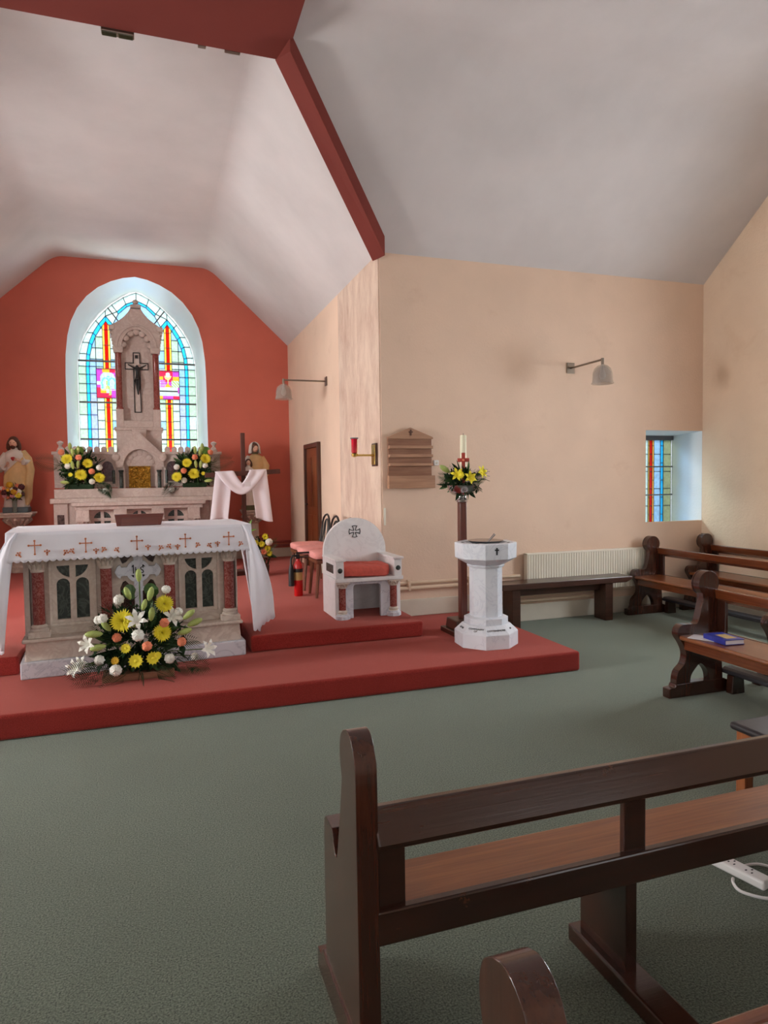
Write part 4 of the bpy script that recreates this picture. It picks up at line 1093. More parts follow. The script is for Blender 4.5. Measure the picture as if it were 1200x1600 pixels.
for x, z, dx, dz, L in ((.012, .73, 0, 1, .10), (-.05, .60, -.35, 1, .105), (.075, .59, .25, 1, .11), (.03, .52, .3, 1, .09), (.085, .43, .12, 1, .11), (-.24, .37, -1, .1, .12), (-.19, .38, -.5, .7, .10), (.31, .43, .7, .6, .11), (.34, .37, 1, .45, .12), (.27, .31, 1, .35, .11), (-.22, .285, -1, -.1, .11), (-.03, .40, 0, 1, .11)):
    FA.append(('bud', 'bud_green', x, z, L, dx, dz))
FLR = arrangement('flower_arrangement', 'large arrangement of yellow and white flowers on the step before the altar', (-.13, 5.27, HP1), 1.0, FA, 0.0, .16)
greenery(FLR, 66, (0, .05, .27), .37, .34, .15, ['leaf_dark', 'leaf_dark', 'leaf_mid'], .20, 700, seed=4)
for x, z, dx, dz in ((-.2, .1, -1, -.12), (-.25, .08, -1, -.25), (.22, .1, 1, -.1), (.3, .1, 1, -.2), (.1, .06, .5, -.3), (-.1, .05, -.5, -.35), (.0, .05, .1, -.4), (-.3, .12, -1, .05)):
    put(FLR, 'frond', 'leaf_dark', (x, -.08, z), (dx, -.45, dz*.5), .19, 0)
for x, z, dx in ((.12, .62, 1), (-.06, .62, -1)): put(FLR, 'round', 'leaf_mid', (x*.4, .02, z), (dx, -.4, .35), .13, .4)
for k, mat, x, z, rad, dx, dz in FA:
    if abs(x) > .2: MB().tube([(x*.3, .03, z*.6+.06), (x*.7, .0, z*.85+.02), (x*.98, -.005, z-.01)], .004, 5).build('stem', 'stem_green', FLR)
MB().box(-.26, .24, -.07, .12, 0, .05).build('tray', 'board_wood', FLR, bev=.005)
MB().tube([(.012, .02, .05), (.012, .0, .74)], .006, 6).build('stem', 'stem_green', FLR)

def altar_side(label, s, cx, seed):
    """arrangement on the high altar; s = -1 mirrored"""
    k = .89
    it = []
    def a(kind, mat, px, pz, r, dx=0, dz=0): it.append((kind, mat, s*(px-520)*.00095*k*1.06, (800-pz)*.00095*k*1.06, r, s*dx, dz))
    for x, z, r in ((350, 335, .088), (640, 400, .078), (535, 580, .092), (805, 630, .085)): a('mum', 'bloom_yellow', x, z, r, -.2 if x < 500 else .2)
    a('daisy', 'bloom_yellow', 385, 575, .035)
    for x, z in ((360, 445), (805, 470), (690, 690), (885, 840)): a('ruffle', 'bloom_white', x, z, .042)
    for x, z in ((265, 225), (520, 310), (695, 530)): a('ruffle', 'bloom_orange', x, z, .042)
    for x, z, dx, dz in ((500, 250, .1, 1), (440, 290, -.1, 1), (495, 480, .1, 1), (435, 490, -.1, 1), (370, 700, -1, .1), (390, 200, 0, 1)): a('bud', 'bud_green', x, z, .12, dx, dz)
    r = arrangement('flower_arrangement', label, (cx, 10.52, 1.531), 1.0, it, -.02, .10)
    greenery(r, 46, (0, .06, .27), .32, .30, .12, ['leaf_dark', 'leaf_dark', 'leaf_mid'], .20, 700, seed=seed)
    put(r, 'round', 'leaf_bright', (-s*.05*-1 if s > 0 else .12, .0, .50), (-s*1.0 if s > 0 else .6, -.3, .35), .17, .3)
    put(r, 'frond', 'leaf_brown', (-s*.24, -.02, .33), (-s, -.2, .25), .30, 0)
    for j in range(4): put(r, 'frond', 'leaf_dark', (s*(.2+.05*j), -.05, .06), (s*(1-.2*j), -.7, -.45-.12*j), .22, 0)
    MB().box(-.17, .17, -.02, .13, 0, .07).build('flower_tray', 'leaf_dark', r, bev=.01)
    return r

# ------------------------------------------------------------------ paschal candle stand
PX, PY = 2.708, 5.70
r = root('candle_stand', 'tall wooden paschal candle stand with dark base', 'stand', (PX, PY, HP1))
MB().box(PX-.16, PX+.16, PY-.16, PY+.16, HP1, HP1+.045).build('base_step', 'bench_wood', r, bev=.005)
MB().box(PX-.125, PX+.125, PY-.125, PY+.125, HP1+.045, .30, .01, .01).build('base', 'bench_wood', r, bev=.01)
MB().box(PX-.034, PX+.034, PY-.034, PY+.034, .30, 1.385).build('post', 'post_wood', r, bev=.008)
MB().lathe([(.05, 1.385), (.052, 1.39), (.05, 1.40), (.054, 1.41), (.05, 1.42), (.045, 1.43), (.045, 1.44)], 24, (PX, PY, 0)).build('socket', 'silver', r, 40)
MB().lathe([(.045, 1.44), (.09, 1.455), (.125, 1.49), (.14, 1.54), (.135, 1.54), (.11, 1.495), (.07, 1.47)], 24, (PX, PY, 0)).build('bowl', 'silver', r, 50)
r = root('paschal_candle', 'tall cream candle with a red cross rising from the flowers', 'candle', (PX+.018, PY, 1.47))
MB().lathe([(.03, 1.47), (.03, 1.995), (.025, 2.003), (.006, 1.998)], 20, (PX+.018, PY, 0)).build('wax', 'candle_wax', r, 50)
MB().tube([(PX+.018, PY, 1.995), (PX+.02, PY, 2.02)], .002, 5).build('wick', 'ink_black', r)
dn = Vector((-PX, -PY, 0)).normalized(); tn = Vector((-dn.y, dn.x, 0))
cm = MB()
for (u0, u1, z0, z1) in ((-.017, .017, 1.56, 1.84), (-.055, .055, 1.755, 1.79)):
    cc = Vector((PX+.018, PY, 0))
    cm.add([cc+tn*u+dn*d+Vector((0, 0, z)) for d in (.026, .038) for u, z in ((u0, z0), (u1, z0), (u1, z1), (u0, z1))], [(3, 2, 1, 0), (4, 5, 6, 7), (0, 1, 5, 4), (1, 2, 6, 5), (2, 3, 7, 6), (3, 0, 4, 7)])
o = cm.build('red_cross', 'candle_red', r, bev=.004)
MB().ball(tuple(Vector((PX+.018, PY, 1.772))+dn*.04), .012, 8, 6).build('stud', 'bloom_orange', r, 60)
r = root('flower_arrangement', 'ring of greenery and yellow lilies round the paschal candle', 'flowers', (PX+.01, PY, 1.49), local=True)
greenery(r, 40, (0, 0, .09), .19, .13, .15, ['leaf_dark', 'leaf_mid', 'leaf_dark'], .13, 420, seed=9)
greenery(r, 14, (0, .12, .09), .18, .12, -.12, ['leaf_dark', 'leaf_mid'], .13, 120, seed=12)
for x, z, sx in ((-.11, .14, -.5), (.0, .11, 0), (.105, .16, .4)): put(r, 'lily', 'bloom_yellow', (x, -.12, z), (sx, -1, .3), .065); put(r, 'daisy', 'bloom_yellow', (x+.02, -.14, z+.005), (sx, -1, .2), .04)
put(r, 'bud', 'bud_green', (-.14, -.02, .17), (-.9, -.1, .55), .12); put(r, 'bud', 'bud_green', (.13, -.02, .14), (.8, -.1, .5), .10)
put(r, 'leaf', 'leaf_dark', (-.06, -.05, .12), (-.05, -.1, 1), .17)
for a in (.1, -.05, .25): m = MB().tube([(.1, 0, .1), (.2, -.01, .12+a*.2), (.27, -.02, .1+a*.3)], .0025, 4).build('twig', 'leaf_brown'); m.parent = r
m = MB().tube([(-.1, 0, .1), (-.2, -.02, .09), (-.25, -.03, .06)], .0025, 4).build('twig', 'leaf_brown'); m.parent = r

# ------------------------------------------------------------------ high altar and reredos
TX = -.18; TY = 10.95
RR = root('high_altar', 'tall carved stone high altar with spired tabernacle tower', 'altar', (TX, 10.9, HP2))
def X(u): return TX+u
st = 'stone_reredos'
# altar table
MB().box(X(-1.15), X(1.15), 10.45, 11.53, HP2, 1.33).build('rear_body', st, RR)
MB().box(X(-1.19), X(1.19), 10.38, 11.53, 1.33, 1.40).build('rear_slab', st, RR, bev=.01, seg=3)
MB().box(X(-.90), X(.90), 10.16, 10.5, 1.29, 1.345).build('mensa', st, RR, bev=.012, seg=3)
MB().box(X(-.86), X(.86), 10.20, 10.5, 1.235, 1.29, 0, 0).build('cornice', st, RR, bev=.01)
MB().box(X(-.80), X(.80), 10.36, 10.46, .45, 1.24).build('front_panel', st, RR)
MB().box(X(-.88), X(.88), 10.18, 10.5, HP2, .45).build('table_base', st, RR, bev=.01)
for u in (-.76, -.27, .23, .73):
    MB().box(X(u)-.085, X(u)+.085, 10.19, 10.34, 1.10, 1.24, -.0, 0).build('pier_cap', st, RR, bev=.006)
    column(RR, X(u), 10.265, .56, .98, .05, 1.11, 'marble_red', st)
for i, u in enumerate((-.515, -.02, .48)):
    MB().box(X(u)-.15, X(u)+.15, 10.345, 10.355, .95, 1.23).build('dark_panel', 'marble_green', RR)
    MB().shape([rect(X(u)-.165, X(u)+.165, .46, 1.235)]+cross_circle(X(u), 1.095, .115, .022), 10.315, 10.345).build('tracery', st, RR, bev=.004)
for s in (-1, 1):
    MB().box(X(s*1.06)-.09, X(s*1.06)+.09, 10.42, 10.6, HP2, 1.33).build('side_pier', st, RR, bev=.006)
    MB().box(X(s*1.06)-.045, X(s*1.06)+.045, 10.412, 10.42, .60, 1.17).build('dark_panel', 'marble_dark', RR)
# gradine and crested screen
MB().box(X(-1.14), X(1.14), 10.45, 11.50, 1.40, 1.53).build('gradine', st, RR, bev=.008)
for s in (-1, 1):
    lo, hi = (.33, 1.12) if s > 0 else (-1.12, -.33)
    holes = []
    for u in (.46, .76):
        c0 = X(s*u); w = .075
        holes.append([(c0-w, 1.63), (c0+w, 1.63), (c0+w, 1.78), (c0+w*1.2, 1.80), (c0+w*1.15, 1.84)] + arc(c0, 1.86, w*1.0, 5, 175, 8) + [(c0-w*1.15, 1.84), (c0-w*1.2, 1.80), (c0-w, 1.78)])
    MB().shape([rect(X(lo), X(hi), 1.545, 2.06)]+holes, 10.86, 10.92).build('screen', st, RR, bev=.004)
    MB().box(X(lo)+.02, X(hi)-.02, 10.92, 10.96, 1.56, 2.0).build('marble_backing', 'marble_purple', RR)
    MB().box(X(lo)-.015, X(hi)+.015, 10.83, 10.95, 2.035, 2.075).build('screen_cornice', st, RR, bev=.008)
    for k in range(8):
        c0 = X(s*(.40+k*.098))
        MB().shape([[(c0-.04, 2.075), (c0+.04, 2.075), (c0+.04, 2.115)]+arc(c0, 2.115, .04, 0, 180, 8)[1:]], 10.86, 10.92).build('crest', st, RR, bev=.003)
    for u in (.375, .56, .66):
        MB().lathe([(.02, 1.60), (.02, 1.8)], 10, (X(s*u), 10.845, 0)).build('colonette', 'marble_green', RR, 60)
    e = X(s*1.09)
    MB().box(e-.085, e+.085, 10.80, 10.97, 1.545, 2.06).build('end_pier', st, RR, bev=.006)
    MB().box(e-.11, e+.11, 10.78, 10.99, 2.03, 2.075).build('pier_cornice', st, RR, bev=.006)
    MB().lathe([(.05, 2.075), (.055, 2.10), (.025, 2.12), (.022, 2.17), (.045, 2.20), (.045, 2.215), (.012, 2.235)], 12, (e, 10.885, 0)).build('pinnacle', st, RR, 40)
# tabernacle block
ty = TY-.10
MB().box(X(-.36), X(.36), ty+.05, 11.45, 1.545, 1.90).build('tabernacle_body', st, RR)
MB().box(X(-.355), X(.355), ty-.03, ty+.10, 1.40, 1.475).build('tabernacle_base', st, RR, bev=.006)
for s in (-1, 1):
    MB().box(X(s*.27)-.055, X(s*.27)+.055, ty, ty+.06, 1.45, 1.88).build('jamb', st, RR, bev=.004)
    MB().lathe([(.032, 1.475), (.034, 1.49), (.026, 1.50), (.026, 1.76), (.034, 1.775), (.04, 1.80)], 14, (X(s*.27), ty-.01, 0)).build('colonette', 'marble_green', RR, 50)
    MB().lathe([(.06, -.05), (.06, .02), (.05, .03), (.02, .035)], 16).xf(Matrix.Translation((X(s*.335), ty-.02, 1.99)) @ Matrix.Rotation(PI/2, 4, 'X')).build('rosette', st, RR, 45)
gb = [(X(-.34), 1.84), (X(-.24), 1.84)] + arc(TX, 1.85, .235, 178, 2, 20, .262) + [(X(.24), 1.84), (X(.34), 1.84), (X(.34), 2.03), (TX+.03, 2.335), (TX, 2.36), (TX-.03, 2.335), (X(-.34), 2.03)]
MB().shape([gb], ty-.04, ty+.08).build('gable', st, RR, bev=.008)
MB().shape([[(X(-.24), 1.86)]+arc(TX, 1.86, .24, 175, 5, 14, .26)+[(X(.24), 1.86)]], ty+.03, ty+.07).build('tympanum', st, RR)
for k in range(7):
    a = math.radians(15+25*k); MB().lathe([(.045, -.02), (.04, .012), (.015, .02)], 12).xf(Matrix.Translation((TX+.175*math.cos(a), ty+.03, 1.87+.19*math.sin(a))) @ Matrix.Rotation(PI/2, 4, 'X')).build('scallop', st, RR, 45)
gd = MB().box(X(-.165), X(.145), ty-.01, ty+.03, 1.44, 1.86).build('tabernacle_door', 'gold', RR, bev=.006); tag(gd, 'embossed gold tabernacle door')
MB().shape([rect(X(-.165), X(.145), 1.44, 1.86), rect(X(-.135), X(.115), 1.47, 1.83)], ty-.02, ty-.009).build('door_border', 'gold', gd, bev=.005)
MB().lathe([(.05, 0), (.045, .012), (.03, .018), (.01, .02)], 16).xf(Matrix.Translation((X(-.01), ty-.01, 1.75)) @ Matrix.Rotation(PI/2, 4, 'X')).build('emblem', 'gold', gd, 45)
MB().shape([[(X(-.08), 1.52), (X(.06), 1.52), (X(.02), 1.58), (X(.07), 1.67), (X(-.09), 1.67), (X(-.04), 1.58)]], ty-.022, ty-.009).build('emblem', 'gold', gd, bev=.006)
# tower
MB().box(X(-.325), X(.325), TY, 11.5, 1.9, 2.44).build('tower_lower', st, RR)
MB().box(X(-.35), X(.35), TY-.03, 11.5, 2.40, 2.45).build('tower_cornice', st, RR, bev=.01, seg=3)
MB().box(X(-.09), X(.09), TY-.06, TY, 2.26, 2.42, -.02, -.01).build('corbel', st, RR, bev=.006)
MB().box(X(-.315), X(.315), TY+.12, 11.5, 2.45, 3.95).build('tower_body', st, RR)
for s in (-1, 1):
    c0 = X(s*.265)
    MB().box(c0-.055, c0+.055, TY-.005, TY+.13, 2.45, 2.72).build('tower_pier', st, RR, bev=.005)
    MB().box(c0-.05, c0+.05, TY+.06, TY+.13, 2.72, 3.58).build('tower_pier', st, RR, bev=.004)
    MB().lathe([(.052, 2.72), (.055, 2.74), (.042, 2.755), (.042, 3.555), (.055, 3.57)], 18, (c0, TY+.05, 0)).build('red_column', 'marble_red', RR, 45)
    MB().box(c0-.065, c0+.065, TY-.015, TY+.13, 3.565, 3.65, -.012, -.01).build('tower_capital', st, RR, bev=.005)
head = [(X(-.325), 3.62)] + [(X(-.215), 3.62)] + arc(TX, 3.62, .215, 178, 2, 22, .30) + [(X(.215), 3.62), (X(.325), 3.62), (X(.34), 3.80), (X(.34), 3.97)] + smoothpath([(X(.30), 4.0), (X(.19), 4.08), (X(.11), 4.17), (X(.07), 4.24)], 3) + smoothpath([(X(-.07), 4.24), (X(-.11), 4.17), (X(-.19), 4.08), (X(-.30), 4.0)], 3) + [(X(-.34), 3.97), (X(-.34), 3.80)]
MB().shape([head], TY, TY+.14).build('tower_head', st, RR, bev=.006)
MB().shape([arc(TX, 3.62, .30, 5, 175, 22, .37)+arc(TX, 3.62, .27, 175, 5, 22, .34)], TY-.014, TY+.002).build('arch_moulding', st, RR, bev=.004)
MB().box(X(-.30), X(.30), TY+.14, 11.45, 3.9, 4.02, .0, .0).build('tower_roof', st, RR)
for s in (-1, 1):
    MB().box(X(s*.345)-.04, X(s*.345)+.04, TY-.02, TY+.16, 3.90, 3.97).build('shoulder_cornice', st, RR, bev=.006)
    for k in range(4): MB().lathe([(.02, -.07), (.02, .07)], 8).xf(Matrix.Translation((X(s*(.355-.01*k)), TY+.07, 3.86-.055*k)) @ Matrix.Rotation(PI/2, 4, 'X')).build('bead', st, RR, 40)
MB().box(X(-.075), X(.075), TY, TY+.14, 4.22, 4.29, 0, 0).build('finial_block', st, RR, bev=.006)
MB().lathe([(.05, 4.28), (.03, 4.30), (.026, 4.31), (.042, 4.33), (.045, 4.345), (.03, 4.37), (.004, 4.38)], 14, (TX, TY+.07, 0)).build('finial_ball', st, RR, 50)
for k in range(7):
    a = math.radians(12+26*k); MB().lathe([(.048, -.05), (.048, .03), (.03, .045)], 14).xf(Matrix.Translation((TX+.195*math.cos(a), TY+.06, 3.64+.25*math.sin(a))) @ Matrix.Rotation(PI/2, 4, 'X')).build('scallop', st, RR, 45)
MB().box(X(-.22), X(.22), TY+.115, TY+.122, 2.50, 3.9).build('niche_back', 'stone_reredos', RR)
MB().box(X(-.21), X(.21), TY-.0, TY+.12, 2.45, 2.55).build('niche_sill', st, RR, bev=.005)
# crucifix in the niche
yc = TY+.10
CX = root('crucifix', 'black outlined crucifix with a dark figure in the tower niche', 'crucifix', (TX-.01, yc, 2.68))
cx0 = TX-.008
P = [(cx0-.052, 2.68), (cx0+.052, 2.68), (cx0+.052, 3.33), (cx0+.17, 3.33), (cx0+.17, 3.435), (cx0+.052, 3.435), (cx0+.052, 3.59), (cx0-.052, 3.59), (cx0-.052, 3.435), (cx0-.17, 3.435), (cx0-.17, 3.33), (cx0-.052, 3.33)]
_, Q = inset(P, .013)
MB().shape([P, Q], yc-.012, yc+.012).build('cross_outline', 'black_iron', CX)
MB().shape([Q], yc, yc+.012).build('cross_panel', 'stone_pink', CX)
MB().box(cx0-.022, cx0+.022, yc-.012, yc, 3.50, 3.55).build('title_plate', 'black_iron', CX, bev=.002)
body = bpy.data.meshes.new('figure')
jv = [((0, 0, 3.20), .024), ((0, -.004, 3.27), .027), ((0, -.006, 3.335), .032), ((0, -.008, 3.365), .016), ((-.012, -.016, 3.395), .026), ((-.05, -.004, 3.355), .014), ((-.09, 0, 3.38), .010), ((-.135, 0, 3.405), .009), ((.05, -.004, 3.355), .014), ((.09, 0, 3.38), .010), ((.135, 0, 3.405), .009), ((-.014, -.008, 3.17), .026), ((-.012, -.024, 3.09), .020), ((.004, -.008, 2.99), .014), ((.006, -.016, 2.945), .011), ((.018, -.008, 3.17), .026), ((.022, -.022, 3.09), .020), ((.010, -.010, 2.99), .014)]
je = [(0, 1), (1, 2), (2, 3), (3, 4), (2, 5), (5, 6), (6, 7), (2, 8), (8, 9), (9, 10), (0, 11), (11, 12), (12, 13), (13, 14), (0, 15), (15, 16), (16, 17)]
body.from_pydata([(p[0]+.008-.0, p[1]-.03+yc-yc, p[2]-2.68) for p, _ in jv], je, [])
fo = bpy.data.objects.new('figure', body); COL.objects.link(fo); fo.parent = CX; body.materials.append(MATS['black_iron'])
sk = fo.modifiers.new('skin', 'SKIN'); 
for i, (_, rr_) in enumerate(jv): body.skin_vertices[0].data[i].radius = (rr_, rr_); body.skin_vertices[0].data[i].use_root = (i == 0)
ss = fo.modifiers.new('sub', 'SUBSURF'); ss.levels = 1; ss.render_levels = 2

altar_side('arrangement of yellow flowers on the left of the high altar', 1, -.98, 21)
altar_side('arrangement of yellow flowers on the right of the high altar', -1, .59, 33)

# ------------------------------------------------------------------ statues on wall pedestals
def ring(cx, cy, z, rx, ry, amp=0, n=0, ph=0, N=40):
    out = []
    for i in range(N):
        a = 2*PI*i/N; k = 1+amp*math.sin(n*a+ph)
        out.append((cx+rx*k*math.cos(a), cy+ry*k*math.sin(a), z))
    return out
def pedestal(label, x, z, w):
    r = root('statue_pedestal', label, 'pedestal', (x, 11.22, HP2))
    MB().box(x-w, x+w, 11.0, 11.44, z-.03, z).build('top_slab', 'stone_cream', r, bev=.006)
    MB().box(x-w*.86, x+w*.86, 11.03, 11.41, z-.07, z-.03, -.02, -.01).build('moulding', 'stone_cream', r, bev=.006)
    c = MB().lathe([(.085, z-.22), (.10, z-.20), (.09, z-.185), (.12, z-.15), (.17, z-.10), (.19, z-.07)], 20, (x, 11.22, 0)).build('capital', 'stone_cream', r, 40)
    lv = MB()
    for i in range(12):
        a = 2*PI*i/12
        lv.tube([(x+q*math.cos(a), 11.22+q*math.sin(a), z+dz) for q, dz in ((.10, -.19), (.15, -.14), (.195, -.10), (.20, -.12))], [.012, .026, .022, .01], 6)
    lv.build('carved_leaves', 'stone_cream', c, 60)
    MB().lathe([(.12, HP2), (.12, HP2+.08), (.085, HP2+.1), (.08, z-.22)], 20, (x, 11.22, 0)).build('shaft', 'stone_cream', r, 40)
    return r
def head(par, c, r, hair, skin='skin_painted', yawd=0, tilt=0, beard=True, hairlen=.0):
    c = Vector(c)
    m = MB(); m.ball((0, 0, 0), (r*.78, r*.88, r), 20, 14)
    for i, v in enumerate(m.v):
        if v.y < 0:      # facial relief: brow, nose ridge, chin
            nz = math.exp(-((v.x/(r*.16))**2))*math.exp(-(((v.z+.08*r)/(r*.3))**2)); v.y -= .16*r*nz
            if v.z < -.55*r: v.y -= .08*r
        if v.z < 0: v.x *= 1+.16*(v.z/r)
    s0 = 0
    M4 = Matrix.Translation(c) @ Matrix.Rotation(yawd, 4, 'Z') @ Matrix.Rotation(tilt, 4, 'X')
    m.xf(M4); h = m.build('head', skin, par, 60)
    f = MB()
    for s in (-1, 1): f.ball((s*r*.3, -r*.80, r*.08), (r*.11, r*.06, r*.06), 8, 6)
    f.xf(M4).build('eyes', 'hair_brown', h, 60)
    f = MB().ball((0, -r*.84, -r*.45), (r*.22, r*.07, r*.06), 8, 6).xf(M4).build('mouth', 'heart_red', h, 60)
    f = MB()
    for s in (-1, 1): f.ball((s*r*.76, 0, 0), (r*.10, r*.16, r*.22), 8, 6)
    f.xf(M4).build('ears', skin, h, 60)
    if beard:
        MB().ball((0, -r*.55, -r*.78), (r*.42, r*.38, r*.42), 12, 8).xf(M4).build('beard', hair, h, 60)
    g = MB(); g.ball((0, r*.16, r*.18), (r*.92, r*.95, r*.98), 18, 12)
    if hairlen:
        for s in (-1, 1): g.tube([(s*r*.72, r*.1, r*.3), (s*r*.92, r*.05, -r*.4), (s*r*.98, 0, -r*1.1), (s*r*.85, -r*.1, -r*1.1-hairlen)], [r*.3, r*.34, r*.34, r*.12], 10)
        g.tube([(0, r*.6, r*.2), (0, r*.75, -r*.8), (0, r*.6, -r*1.4-hairlen)], [r*.6, r*.66, r*.3], 12)
    g.xf(M4).build('hair', hair, h, 60)
    return h
def hand(par, c, d, r=.02, mat='skin_painted', curl=.3):
    c = Vector(c); d = Vector(d).normalized(); m = MB()
    m.tube([c-d*r*1.5, c, c+d*r*1.8], [r*.75, r*1.05, r*.95], 8, .55)
    u = d.cross(Vector((0, -1, 0))); u = u.normalized() if u.length > .1 else Vector((1, 0, 0)); w = u.cross(d)
    for i in range(4):
        o = u*(i-1.5)*r*.52; L = r*(1.9, 2.3, 2.1, 1.6)[i]
        m.tube([c+d*r*1.5+o, c+d*(r*1.5+L*.6)+o*1.05, c+d*(r*1.5+L)+o+w*L*curl], [r*.27, r*.25, r*.18], 6)
    m.tube([c+u*r*.8, c+u*r*1.5+d*r*.9, c+u*r*1.6+d*r*1.8], [r*.3, r*.27, r*.2], 6)
    return m.build('hand', mat, par, 60)
# Sacred Heart statue on the left
sx, sy = -1.92, 11.22
pedestal('carved stone pedestal carrying the statue on the left', sx, 1.195, .235)
St = root('statue', 'painted robed bearded statue with red heart on his chest', 'statue', (sx, sy, 1.195))
MB().box(sx-.17, sx+.17, sy-.14, sy+.14, 1.195, 1.275).build('statue_base', 'pedestal_grey', St, bev=.01)
rings = []
for z, rx, ry, am in ((1.275, .17, .12, .05), (1.40, .155, .11, .06), (1.60, .145, .105, .055), (1.78, .145, .10, .045), (1.90, .15, .10, .03), (2.0, .155, .10, .02), (2.06, .15, .095, 0), (2.10, .10, .075, 0), (2.125, .05, .05, 0), (2.15, .042, .042, 0)):
    rings.append(ring(sx, sy, z, rx, ry, am, 11, z*4))
MB().loft(rings).build('robe', 'robe_white', St, 70)
mant = []
for z, dx, rx, ry, am in ((1.42, .02, .165, .12, .06), (1.55, .01, .168, .125, .07), (1.70, 0, .165, .122, .06), (1.80, -.005, .16, .118, .05), (1.88, -.01, .155, .112, .03), (1.905, -.01, .145, .10, .02)):
    mant.append([(p[0], p[1], p[2]+.16*(p[0]-sx)/.16*(1 if z > 1.5 else .3)-.0) for p in ring(sx+dx, sy-.005, z, rx, ry, am, 9, z*7)])
MB().loft(mant).build('mantle', 'robe_tan', St, 70)
MB().tube([(sx+.10, sy+.0, 2.09), (sx+.165, sy-.02, 1.98), (sx+.20, sy-.03, 1.82), (sx+.17, sy-.05, 1.62), (sx+.165, sy-.05, 1.40), (sx+.145, sy-.06, 1.30)], [.05, .065, .06, .06, .05, .025], 14).build('mantle_fall', 'robe_tan', St, 70)
MB().tube([(sx-.11, sy, 2.06), (sx-.185, sy-.03, 1.92), (sx-.20, sy-.06, 1.84), (sx-.13, sy-.12, 1.86)], [.05, .068, .072, .045], 14).build('sleeve', 'robe_white', St, 70)
MB().tube([(sx+.10, sy, 2.07), (sx+.17, sy-.04, 1.93), (sx+.12, sy-.11, 1.93)], [.05, .06, .04], 14).build('sleeve', 'robe_white', St, 70)
hand(St, (sx-.10, sy-.14, 1.88), (.6, -.2, .75)); hand(St, (sx+.075, sy-.135, 1.95), (-.8, -.3, .45))
MB().lathe([(.003, -.032), (.022, -.012), (.03, .006), (.026, .02), (.012, .027), (.002, .022)], 14, (sx-.01, sy-.115, 1.985)).build('heart', 'heart_red', St, 60)
head(St, (sx-.01, sy-.03, 2.225), .078, 'hair_brown', tilt=.18, yawd=-.1, hairlen=.05)
# vase of mixed flowers before it
r = root('flower_vase', 'glass vase of mixed small flowers at the left statue', 'flowers', (sx+.0, 11.05, 1.196))
MB().lathe([(.034, 0), (.036, .005), (.03, .08), (.036, .16), (.04, .18), (.037, .18), (.028, .08), (.032, .008)], 16, (sx, 11.05, 1.196)).build('vase', 'vase_glass', r, 50)
for i in range(7):
    a = i*.9; MB().tube([(sx+.012*math.cos(a), 11.05+.012*math.sin(a), 1.205), (sx+.03*math.cos(a), 11.05+.02*math.sin(a), 1.38), (sx+.09*math.cos(a), 11.05+.04*math.sin(a), 1.46)], .004, 5).build('stem', 'stem_green', r)
ORG[r.name] = Vector((0, 0, 0))
q = random.Random(5)
for i in range(26):
    a = q.uniform(0, 2*PI); d = math.sqrt(q.uniform(0, 1)); x = d*.18*math.cos(a); z = .31+d*.10*math.sin(a)
    k = q.choice(['daisy', 'ruffle', 'daisy', 'lily']); mt = q.choice(['bloom_white', 'bloom_gold', 'bloom_orange', 'bloom_pink', 'bloom_yellow', 'marble_purple'])
    put(r, k, mt, (x, -.06-.05*(1-d), z), (x*3, -1, .3), q.uniform(.028, .045))
greenery(r, 16, (0, .0, .28), .16, .10, .08, ['leaf_dark', 'leaf_mid', 'leaf_brown'], .12, 160, seed=8)
# statue of a hooded woman with a child on the right
qx, qy = 1.60, 11.22
pedestal('carved stone pedestal carrying the statue behind the wooden cross', 1.55, 1.14, .20)
St = root('statue', 'painted statue of a veiled woman with a child at her side', 'statue', (1.56, qy, 1.14))
MB().box(1.37, 1.75, qy-.13, qy+.13, 1.14, 1.22).build('statue_base', 'robe_green', St, bev=.012)
rings = [ring(qx-.03*(2.0-z), qy, z, rx, ry, am, 10, z*5) for z, rx, ry, am in ((1.22, .17, .12, .06), (1.40, .155, .11, .08), (1.60, .15, .10, .06), (1.75, .14, .10, .04), (1.90, .135, .095, .03), (1.98, .12, .085, .01), (2.02, .08, .065, 0), (2.05, .045, .045, 0), (2.08, .04, .04, 0))]
MB().loft(rings).build('robe', 'robe_green', St, 70)
rings = [ring(qx, qy-.005, z, rx, ry, am, 7, z*6) for z, rx, ry, am in ((1.62, .16, .118, .05), (1.74, .158, .115, .04), (1.86, .155, .11, .03), (1.96, .14, .10, .01), (2.02, .10, .08, 0), (2.05, .06, .06, 0))]
MB().loft(rings).build('mantle', 'robe_tan', St, 70)
MB().box(qx-.10, qx+.05, qy-.118, qy-.08, 1.60, 1.66).build('sash', 'robe_blue', St, bev=.012)
MB().tube([(qx+.10, qy, 2.0), (qx+.165, qy-.03, 1.86), (qx+.14, qy-.08, 1.72), (qx+.05, qy-.125, 1.66)], [.05, .062, .058, .035], 14).build('sleeve', 'robe_tan', St, 70)
MB().tube([(qx-.10, qy, 2.0), (qx-.17, qy-.05, 1.88), (qx-.19, qy-.09, 1.76)], [.05, .058, .045], 14).build('sleeve', 'robe_white', St, 70)
hand(St, (qx+.01, qy-.14, 1.66), (-.9, -.2, .1)); hand(St, (qx-.185, qy-.12, 1.72), (-.3, -.3, -.8))
hd = head(St, (qx-.01, qy-.04, 2.15), .068, 'hair_brown', tilt=.15, yawd=.25, beard=False)
veil = MB()
def vf(u, v):
    a = PI*(.16+.68*u)*2-PI*.5; t = v*PI*.62
    rr_ = .088*math.sin(min(t, PI/2)) if t < PI/2 else .088+.03*(t-PI/2)
    z = 2.155+.095*math.cos(min(t, PI/2))-(max(0, t-PI/2))*.25
    return (qx-.01+rr_*math.cos(PI*(-.28+1.56*u)), qy-.01+rr_*math.sin(PI*(-.28+1.56*u)), z)
